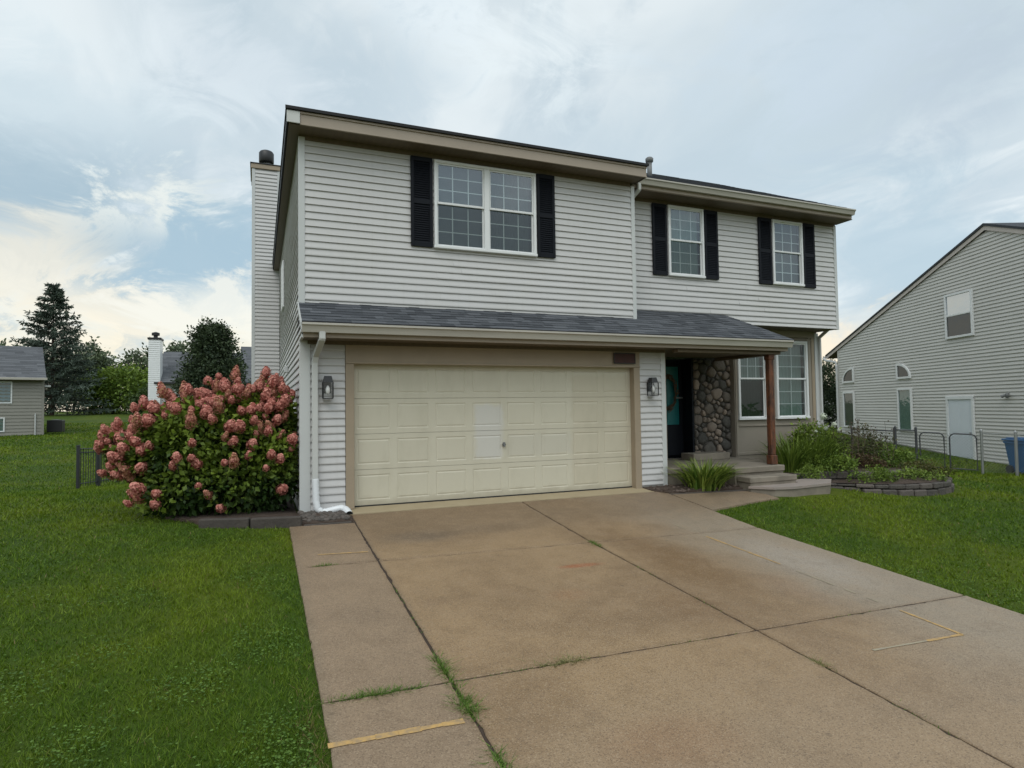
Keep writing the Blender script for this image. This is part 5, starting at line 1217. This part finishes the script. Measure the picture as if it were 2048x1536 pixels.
edge_block(5.22, -.56, 6.05, -.63, .015, 'left low edging strip in front of the iris bed', t=.05, grp='edging strips of the iris bed'); edge_block(6.07, -.635, 6.88, -.72, .015, 'right low edging strip in front of the iris bed', t=.05, grp='edging strips of the iris bed')

def planter_wall(name, label, pts, z0f, ztop, rows=2, th=.16):
    """curved wall of rough blocks along a polyline"""
    mb = MB(); P = [Vector((*p, 0)) for p in pts]; Ls = [0]
    for a, b in zip(P[:-1], P[1:]): Ls.append(Ls[-1] + (b - a).length)
    def at(s):
        for i in range(len(P) - 1):
            if s <= Ls[i + 1] + 1e-6: f = (s - Ls[i]) / (Ls[i + 1] - Ls[i]); return P[i].lerp(P[i + 1], f), (P[i + 1] - P[i]).normalized()
        return P[-1], (P[-1] - P[-2]).normalized()
    for r_ in range(rows):
        s = -.12 * (r_ % 2)
        while s < Ls[-1]:
            w = random.uniform(.24, .34); a = max(0, s); e = min(Ls[-1], s + w); s += w
            if e - a < .05: continue
            p, d = at((a + e) / 2); zb = min(z0f(p.x, p.y), ztop - .1); hh = (ztop - zb) / rows
            nrm = Vector((-d.y, d.x, 0)); L = (e - a) * .97
            M = Matrix(((d.x, nrm.x, 0, p.x), (d.y, nrm.y, 0, p.y), (0, 0, 1, 0), (0, 0, 0, 1)))
            o = random.uniform(-.022, .022) - .012 * r_
            mb.bbox(-L / 2, L / 2, -th / 2 - o, th / 2, zb + r_ * hh - (.05 if r_ == 0 else 0), zb + (r_ + 1) * hh - random.uniform(.004, .018), .02, random.random() ** 2, M)
    return tag(mb.build(name, M_BLOCK), label, 'retaining wall')
def arc(cx, cy, rx, ry, a0, a1, n=14): return [(cx + rx * math.cos(R(a0 + (a1 - a0) * i / n)), cy + ry * math.sin(R(a0 + (a1 - a0) * i / n))) for i in range(n + 1)]
low = [(8.95, -.45), (9.15, -.62), (9.5, -1.0), (10.0, -1.28), (10.7, -1.38), (11.3, -1.28), (11.8, -1.0), (12.1, -.55), (12.25, 0.0), (12.2, .8)]
up_ = [(8.45, -.25), (9.0, -.12), (9.6, -.35), (10.3, -.62), (11.0, -.66), (11.6, -.40), (11.9, .1), (11.95, .9)]
pw = planter_wall('garden_wall', 'lower curved block retaining wall of the front flower bed', low, lambda x, y: gzf(x, y) - .02, -.10, 2)
pw2 = planter_wall('garden_wall', 'upper curved block retaining wall behind the lower one', up_, lambda x, y: -.22, .085, 2)
def fill(pts, z, extra_):
    mb = MB(); pp = pts + extra_; n = len(pp); cx_ = sum(p[0] for p in pp) / n; cy_ = sum(p[1] for p in pp) / n
    mb.add([(x, y, z) for x, y in pp] + [(cx_, cy_, z + .06)], [(i, (i + 1) % n, n) for i in range(n)]); o = mb.build('planter_soil', M_MULCH); o['kind'] = 'structure'
fill(low, -.10, [(11.0, 1.2), (9.2, .6)]); fill(up_, .05, [(11.2, 1.29), (8.45, 1.29)])

# ---------------------------------------------------------------- plants
def strap_plant(name, x, y, n, h, spread, label, m=M_LIRIS, w=.022, seed=1, cat='plant', z=None, group=None, ang=(0, 6.283)):
    rng = np.random.default_rng(seed); z0 = gzf(x, y) if z is None else z; t = thing(name, label, cat, (x, y, z0), group); V = []; F = []; T = []
    for i in range(n):
        a = rng.uniform(*ang); r0 = rng.uniform(0, spread * .35) ; hh = h * rng.uniform(.6, 1.15); ln = spread * rng.uniform(.2, 1.0); bx = x + r0 * math.cos(a) * 1.5; by = y + r0 * math.sin(a); ww = w * rng.uniform(.7, 1.2); tv = rng.uniform(0, 1); sd = a + math.pi / 2 + rng.normal() * .4
        k = 5; o = len(V)
        for j in range(k + 1):
            f = j / k; px = bx + ln * f ** 1.6 * math.cos(a); py = by + ln * f ** 1.6 * math.sin(a); pz = z0 - .02 + hh * (f - .38 * f ** 3 * (ln / spread)); q = ww * (1 - f ** 2.2) * .5 + .0008
            V += [(px + q * math.cos(sd), py + q * math.sin(sd), pz), (px - q * math.cos(sd), py - q * math.sin(sd), pz)]; T += [tv, tv]
        F += [(o + 2 * j, o + 2 * j + 1, o + 2 * j + 3, o + 2 * j + 2) for j in range(k)]
    raw_mesh('leaves', np.array(V), np.array(F), m, t, np.array(T)); return t
t = strap_plant('iris_clump', 6.12, -.36, 420, .58, .72, 'bright green iris clump in front of the porch slab', seed=2, w=.03)
strap_plant('daylily_clump', 8.9, .28, 320, .84, .75, 'green daylily clump by the cedar post end of the flower bed', m=M_LPLANT, seed=3, w=.026, z=.06, group='daylilies in the flower bed')
strap_plant('daylily_clump', 9.6, .30, 320, .92, .75, 'green daylily clump second from the cedar post', m=M_LPLANT, seed=4, w=.024, z=.06, group='daylilies in the flower bed')
def leafy(x, y, h, r, n, leaf, m, label, name='leafy_plant', seed=1, z=.06, lob=None, group=None):
    return bushy(name, 'plant', x, y, lob or [(0, 0, h * .5, r, r * .8, h * .5), (r * .4, -.1, h * .35, r * .7, r * .6, h * .35), (-r * .4, .1, h * .4, r * .7, r * .6, h * .4)], leaf, m, label, n=n, seed=seed, z0=z, shell=.3, group=group, name2='leaves')
wt = leafy(9.9, .62, 1.02, .55, 3800, .075, M_LPLANT, 'tall leafy plant carrying white blooms in the flower bed', 'white_hydrangea', 41)
def puff(par, spots, r, m, name):
    for (x, y, z, s) in spots:
        mb = MB(); g = random.Random(int(x * 100))
        for i in range(90):
            d = Vector((g.gauss(0, 1), g.gauss(0, 1), g.gauss(0, 1))).normalized(); p = Vector((x, y, z)) + d * r * s; u = d.orthogonal().normalized() * .013; v = d.cross(u)
            mb.add([p - u, p - v, p + u, p + v], [(0, 1, 2, 3)], g.random())
        mb.lathe((x, y, z), [(.003, -r * s * .8), (r * s * .8, 0), (.003, r * s * .8)], 8); mb.build(name, m, par)
    mb = MB()
    for (x, y, z, s) in spots: mb.tube([(x, y, z), (x + .02, y + .05, z - .45)], .006, 4)
    mb.build('stems', M_BARK, par)
puff(wt, [(9.98, .42, 1.17, 1.35), (10.15, .30, 1.0, .8), (10.3, .45, .95, .7), (9.85, .25, .92, .7), (9.62, .30, .86, .5), (10.4, .4, .86, .6)], .06, M_BLOOMW, 'bloom')
rose = leafy(10.75, .15, .90, .6, 2300, .055, leafmat('rose_leaf', (.03, .045, .014), (.13, .12, .06)), 'sparse brownish-green rose bush in the middle of the flower bed', 'rose_bush', 43, z=.05)
mb = MB(); g = random.Random(3)
for i in range(34):
    x, y = 10.7 + g.gauss(0, .28), .1 + g.gauss(0, .15); hz_ = g.uniform(.6, 1.05); mb.tube([(x, y, .05), (x + g.gauss(0, .08), y, .05 + hz_)], [.006, .003], 4); mb.lathe((x, y, .05 + hz_), [(.003, -.012), (.018, 0), (.003, .016)], 6)
mb.build('stalks', M_SEED, rose)
leafy(10.45, -.15, .36, .34, 1100, .05, M_LRED, 'low plant with reddish leaves below the rose bush', 'red_leaf_plant', 44, z=.05)
leafy(11.2, .05, .50, .60, 2600, .055, M_LGREEN, 'low bright green plant right of the rose bush', 'leafy_plant', 45, z=.05)
leafy(9.45, -.1, .42, .60, 2600, .055, M_LGREEN, 'low green plant spilling over the left end of the flower bed', 'leafy_plant', 46, z=.05)
leafy(11.6, -.65, .30, .50, 1700, .05, leafmat('olive_leaf', (.04, .05, .012), (.14, .13, .04)), 'low olive-coloured plant at the right end of the lower tier', 'leafy_plant', 47, z=-.10)
leafy(9.9, -.85, .26, .5, 1500, .045, M_LGREEN, 'small green plant on the lower tier behind the front wall', 'leafy_plant', 48, z=-.10)
mb = MB(); g = random.Random(8)
for i in range(26):
    x, y = 11.35 + g.gauss(0, .3), .3 + g.gauss(0, .15); hz_ = g.uniform(.3, .75); mb.tube([(x, y, .05), (x + g.gauss(0, .06), y, .05 + hz_)], [.005, .002], 4); mb.lathe((x + g.gauss(0, .03), y, .05 + hz_), [(.003, -.01), (.014, 0), (.003, .014)], 6)
tag(mb.build('seed_stalks', M_SEED), 'thin dry seed stalks standing in front of the chain-link fence', 'plant')

# ---------------------------------------------------------------- fences and bin
def chain_fence(name, label, p0, p1, h, posts=True, wire=True, rails=True, rr=.018, pm=M_ALU, gate=False):
    z0, z1 = gzf(*p0), gzf(*p1); t = thing(name, label, 'gate' if gate else 'fence', (*p0, z0)); A = Vector((*p0, z0)); B = Vector((*p1, z1)); D_ = B - A; L = D_.length
    if gate:
        mb = MB(); k = .10; up = Vector((0, 0, 1)); d = D_ / L
        a = A + d * .05; b = B - d * .05; mb.tube([a + up * .08, a + up * (h - k), a + up * (h - .03) + d * .04, a + up * h + d * k, b + up * h - d * k, b + up * (h - .03) - d * .04, b + up * (h - k), b + up * .08, a + up * .08], rr, 8); mb.build('gate_frame', pm, t)
    else:
        mb = MB(); mb.tube([A + Vector((0, 0, h)), B + Vector((0, 0, h))], rr, 8); mb.build('top_rail', pm, t)
        for q in (A, B):
            mb = MB(); mb.tube([q + Vector((0, 0, -.1)), q + Vector((0, 0, h + .05))], rr * 1.75, 10); mb.lathe((q.x, q.y, q.z + h + .05), [(rr * 1.9, 0), (rr * 1.7, .03), (rr * .6, .06)], 10); mb.build('post', pm, t)
    mb = MB(); sp = .075; n = int((L + h) / sp)
    for sg in (0, 1):
        for i in range(n):
            s = -h + i * sp; a0 = max(0, s); b0 = min(L, s + h)
            if b0 - a0 < .02: continue
            za, zb = (a0 - s), (b0 - s)
            if sg: za, zb = h - za, h - zb
            p = A + D_ * (a0 / L) + Vector((0, 0, min(h, max(.04, za)))); q = A + D_ * (b0 / L) + Vector((0, 0, min(h, max(.04, zb)))); mb.tube([p, q], .0022, 3, caps=False)
    mb.build('wire_mesh', pm, t); return t
M_CHAIN = mat('grey_chainlink', (.07, .073, .08), .5, (6, .3), metal=.3)
fp = [(16.25, 3.5), (16.05, 2.62), (15.95, 2.58), (15.9, 1.95), (15.9, 1.05), (16.4, .30), (17.7, -1.5)]
cF = [(16.9, 4.4), (15.2, 2.27), (15.45, 2.10), (15.93, .88)]
Pt = lambda u, d: (CP + (CF + CX * ((u - 1024) / 1234.27) ) * d)
def fpt(u, d): q = Pt(u, d); return (q.x, q.y)
chain_fence('chain_link_fence', 'chain-link fence panel rising out of the flower bed plants', fpt(1700, 18.2), fpt(1785, 17.4), 1.0, pm=M_CHAIN)
chain_fence('chain_link_fence', 'narrow chain-link panel between two dark posts left of the gates', fpt(1787, 17.35), fpt(1828, 17.0), 1.04, pm=M_CHAIN)
chain_fence('chain_link_gate', 'left round-cornered chain-link gate leaf', fpt(1831, 16.95), fpt(1888, 16.5), 1.0, gate=True, pm=M_CHAIN)
chain_fence('chain_link_gate', 'right round-cornered chain-link gate leaf in front of the white door', fpt(1890, 16.5), fpt(1953, 16.05), 1.0, gate=True, pm=M_CHAIN)
chain_fence('chain_link_fence', 'chain-link fence panel beside the blue bin', fpt(1958, 16.0), fpt(2026, 15.9), 1.04, pm=M_ALU)
chain_fence('chain_link_fence', 'chain-link panel behind the blue bin at the right edge', fpt(2027, 15.9), fpt(2200, 15.6), 1.04, pm=M_ALU)
def picket_fence(p0, p1, label, h=1.12):
    A = Vector((*p0, gzf(*p0))); B = Vector((*p1, gzf(*p1))); D_ = B - A; L = math.hypot(D_.x, D_.y); t = thing('picket_fence', label, 'fence', A)
    d = Vector((D_.x, D_.y, 0)).normalized(); n = Vector((-d.y, d.x, 0))
    for q in (A, B):
        mb = MB(); M = Matrix(((d.x, n.x, 0, q.x), (d.y, n.y, 0, q.y), (0, 0, 1, q.z), (0, 0, 0, 1))); mb.bbox(-.035, .035, -.035, .035, -.1, h + .06, .004, M=M); mb.bbox(-.045, .045, -.045, .045, h + .06, h + .085, .006, M=M); mb.build('post', M_FENCE, t)
    for z in (h - .12, h - .02, .14):
        mb = MB(); mb.tube([A + Vector((0, 0, z)), B + Vector((0, 0, z))], .014, 4); mb.build('rail', M_FENCE, t)
    k = int(L / .15); mb = MB()
    for i in range(1, k):
        q = A + D_ * (i / k); mb.box(q.x - .008, q.x + .008, q.y - .008, q.y + .008, q.z + .06, q.z + h)
    o = mb.build('pickets', M_FENCE, t)
# pickets are single parts
def picket_parts():
    pass
picket_fence((-5.93, 10.96), (-5.71, 12.16), 'black metal picket fence panel nearest the lawn, left of the hydrangea')
picket_fence((-5.70, 12.24), (-5.46, 13.5), 'black metal picket fence panel running on behind the hydrangea')
BN = thing('recycling_bin', 'blue lidded wheelie bin cut by the right edge of the picture', 'bin', (17.62, .72, gzf(17.62, .72)))
def part_at(mb, name, m, par, **k): o = mb.build(name, m, **k); o.parent = par; return o
BN.rotation_euler = (0, 0, YAW)
mb = MB(); a, b = .23, .31; mb.add([(-a, -a, .06), (a, -a, .06), (a, a, .06), (-a, a, .06), (-b, -b, .86), (b, -b, .86), (b, b, .86), (-b, b, .86)], [(0, 3, 2, 1), (0, 1, 5, 4), (1, 2, 6, 5), (2, 3, 7, 6), (3, 0, 4, 7), (4, 5, 6, 7)]); mb.bbox(-b - .02, b + .02, -b - .02, b + .02, .80, .87, .01); part_at(mb, 'body', M_BLUE, BN)
mb = MB(); mb.bbox(-b - .04, b + .04, -b - .05, b + .04, .88, .93, .015); mb.bbox(-b + .03, b - .03, -b + .03, b - .03, .93, .965, .02); mb.tube([(-b, b + .08, .90), (b, b + .08, .90)], .018, 8); part_at(mb, 'lid', M_BLUE, BN)
for sx in (-1, 1): mb = MB(); mb.tube([(sx * .24, .20, .11), (sx * .30, .20, .11)], .11, 18); part_at(mb, 'wheel', M_BLACK, BN)
AC = thing('air_conditioner', 'grey air conditioning unit half hidden behind the hydrangea by the side wall', 'air conditioner', (-1.12, 2.75, gzf(-1.1, 2.7)))
mb = MB(); mb.bbox(-.30, .30, -.28, .28, .05, 1.12, .02); part_at(mb, 'casing', M_GREYBOX, AC)
mb = MB(); 
for k in range(11): mb.box(-.28, .28, -.287, -.281, .12 + k * .085, .165 + k * .085)
part_at(mb, 'grille', M_BLACK, AC); mb = MB(); mb.bbox(-.31, .31, -.29, .29, 1.12, 1.15, .008); mb.lathe((0, 0, 1.15), [(.22, 0), (.22, .015), (.03, .03)], 20); part_at(mb, 'fan_guard', M_GREYBOX, AC)
AC2 = thing('air_conditioner', 'small dark air conditioning unit at the right corner of the taupe house', 'air conditioner', (-13.55, 37.6, gzf(-13.5, 37.6)))
mb = MB(); mb.bbox(-.05, .75, -.3, .4, .1, .85, .03); part_at(mb, 'casing', M_BLACK, AC2); mb = MB(); mb.lathe((.35, .05, .85), [(.28, 0), (.28, .02), (.03, .04)], 16); part_at(mb, 'fan_guard', M_GREYBOX, AC2)

# ---------------------------------------------------------------- grass and weeds
def in_drive(x, y): return ((x > -.97) & (x < 5.26) & (y < -.30)) | ((x > -.95) & (x < 5.2) & (y < -.7))
def grass():
    rng = np.random.default_rng(1); N = 620000
    d = 2.0 * np.exp(rng.uniform(0, math.log(30), N)); a = R(22.3) + rng.uniform(-R(52), R(52), N)
    x = CP.x + d * np.sin(a); y = CP.y + d * np.cos(a)
    rag = rng.normal(size=N) * .014; x = x + 0; bad = ((x > -.955 + rag) & (x < 5.255 + rag) & (y < -.30)) | ((x > -.97) & (x < 5.6) & (y > -.80) & (y < 14)) | ((x > 5.2) & (x < 10.9) & (y > -.46) & (y < 9)) | ((x > -1.55) & (x < -.7) & (y > 9.8) & (y < 11.5))
    # walkway front edge
    ex = np.array([5.2, 5.75, 6.4, 7.1, 7.3, 7.8, 8.6, 9.1, 9.6, 10.2, 10.9, 11.5, 12.0, 12.4]); ey = np.array([-1.64, -1.50, -1.36, -1.28, -1.30, -1.30, -1.15, -.70, -1.15, -1.45, -1.52, -1.4, -1.1, -.4])
    bad |= (x > 5.2) & (x < 12.4) & (y > np.interp(x, ex, ey)) & (y < 9)
    bad |= (x > -2.1) & (x < -.75) & (y > -.30 - (x + 2.1) * .33) & (y < 2.2)
    bad |= (x > -2.5) & (x < -.75) & (y > .35) & (y < 1.9)
    # inside the neighbour house
    lx = (x - 20.541) * NC - (y - 4.121) * NS
    bad |= (lx > -.2) & (lx < 9.5)
    k = ~bad; x, y, d = x[k], y[k], d[k]
    z = gz(x, y) - .028; P = np.stack([x, y, z], 1)
    cl = np.sin(x * 9.1 + 2.3 * np.sin(y * 5.3)) * np.sin(y * 8.3 + 2.1 * np.sin(x * 6.1)) ; cl2 = np.sin(x * 1.9 + 1.3 * np.sin(y * 1.1)) * np.sin(y * 1.5 + 1.7 * np.sin(x * .8))
    tint = np.clip(rng.beta(1.3, 1.7, len(x)) + .20 * cl + .16 * cl2, 0, .97)
    edge = np.clip(1 - np.abs(x + 1.0) / .13, 0, 1) * np.clip((-4.6 - y) / .8, 0, 1.6) ; dry = rng.random(len(x)) < (.010 + .30 * edge); tint[dry] = .99
    h = np.where(d < 7, .036, .036 + .0014 * (d - 7)) * (1 + .28 * cl + .12 * cl2) ; w = np.maximum(.0062, .0015 * d)
    o = blades('grass', P, h, w, M_BLADE, tint, lean=.55, rng=rng); tag(o, 'short mown lawn grass on both sides of the driveway', 'grass', kind='stuff')
grass()
def clover():
    rng = np.random.default_rng(77); N = 150000
    d = 2.2 * np.exp(rng.uniform(0, math.log(7), N)); a = R(22.3) + rng.uniform(-R(50), R(50), N); x = CP.x + d * np.sin(a); y = CP.y + d * np.cos(a)
    f = np.sin(x * 2.3 + 1.7 * np.sin(y * 1.9)) * np.sin(y * 2.1 + 1.9 * np.sin(x * 1.6)) + .35 * np.sin(x * 7 + y * 5); edge = np.exp(-np.abs(x - 5.4) / .25) * .9
    k = (rng.random(N) < np.clip((f + edge - .25) * 1.5, .04, 1)) & (((x < -1.02) & ~((x > -3.1) & (y > -.6))) | ((x > 5.27) & (y < -1.75)))
    x, y = x[k], y[k]; P = np.stack([x, y, gz(x, y) + rng.uniform(-.012, .012, len(x))], 1); O = rng.normal(size=P.shape) * .5
    V, F, T = leaf_arrays(P, .021, O, aspect=.8, droop=0, rng=rng, bend=.1); V[:, 2] = np.repeat(P[:, 2], 4) + (V[:, 2] - np.repeat(P[:, 2], 4)) * .35
    o = raw_mesh('clover', V, F, leafmat('clover_leaf', (.045, .10, .012), (.13, .22, .035)), None, T); tag(o, 'patches of small clover leaves mixed into the lawn', 'clover', kind='stuff')
clover()
def weed(x, y, n, lx, ly, h, label, m=None, ang=0, seed=1, grp='weeds growing in the driveway joints'):
    rng = np.random.default_rng(seed); u = rng.normal(size=n) * lx; v = rng.normal(size=n) * ly
    X_ = x + u * math.cos(ang) - v * math.sin(ang); Y_ = y + u * math.sin(ang) + v * math.cos(ang); Z_ = np.array([plane_z(a, b) - .015 for a, b in zip(X_, Y_)])
    o = blades('joint_weed', np.stack([X_, Y_, Z_], 1), np.full(n, h), np.full(n, .009), m or M_WEED, rng.uniform(0, .9, n), lean=1.1, rng=rng); return tag(o, label, 'weed', grp)
M_WEED = leafmat('weed_leaf', (.055, .11, .014), (.17, .26, .045)); M_WEEDD = leafmat('dry_weed', (.14, .15, .05), (.32, .28, .12))
weed(-.11, -5.12, 420, .018, .10, .045, 'green weed tuft in the joint above the left slab crossing', seed=1)
weed(-.09, -5.42, 160, .014, .10, .035, 'thin green weeds just below the left slab crossing', seed=2)
weed(-.10, -5.66, 520, .028, .07, .045, 'fullest green weed tuft in the left joint near the yellow stripe', seed=3)
weed(-.60, -5.32, 620, .13, .010, .040, 'long green weed strip in the cross joint of the left slab', seed=4)
weed(-.66, -2.56, 200, .07, .008, .035, 'small green weed strip in the far cross joint of the left slab', seed=5)
weed(2.55, -2.62, 230, .012, .08, .035, 'green weeds where the centre joint meets the far cross joint', seed=6)
weed(.78, -5.32, 260, .12, .02, .05, 'dry straggly weeds in the middle of the near cross joint', m=M_WEEDD, seed=7)
weed(2.56, -5.95, 120, .012, .05, .04, 'small dry weed in the centre joint near the bottom', m=M_WEEDD, seed=8)
weed(-.10, -6.28, 260, .02, .08, .045, 'green weed at the bottom edge of the left joint', seed=9)
for i_, (x_, y_, a_, n_w, lb_) in enumerate([(2.55, -3.7, 90, 60, 'tiny weed sprigs in the centre joint beside the brown stain'), (2.55, -4.7, 90, 45, 'tiny weed sprigs in the centre joint just above its near crossing'), (-.1, -3.6, 90, 70, 'tiny weed sprigs halfway up the left long joint'), (-.1, -4.3, 90, 60, 'tiny weed sprigs above the first big tuft of the left joint'), (1.9, -5.32, 0, 60, 'tiny weed sprigs in the near cross joint left of the centre crossing'), (3.6, -5.32, 0, 45, 'tiny weed sprigs in the near cross joint right of the centre crossing'), (2.56, -6.7, 90, 60, 'tiny weed sprigs nearest the bottom right in the centre joint'), (.3, -5.32, 0, 70, 'tiny weed sprigs right beside the left slab crossing')]):
    weed(x_, y_, n_w, .14, .008, .022, lb_, seed=60 + i_, ang=R(a_), grp='tiny weed sprigs in the joints')
leafy(10.9, -1.0, .22, .42, 1200, .045, M_LPLANT, 'low yellowish-green plant behind the middle of the lower wall', 'leafy_plant', 49, z=-.10)
leafy(11.9, .2, .42, .5, 1800, .055, M_LGREEN, 'bushy green plant at the far right end of the upper tier', 'leafy_plant', 51, z=.05)
leafy(8.75, -.35, .28, .34, 900, .045, M_LPLANT, 'small plant spilling over the wall beside the flagstone landing', 'leafy_plant', 52, z=-.05)
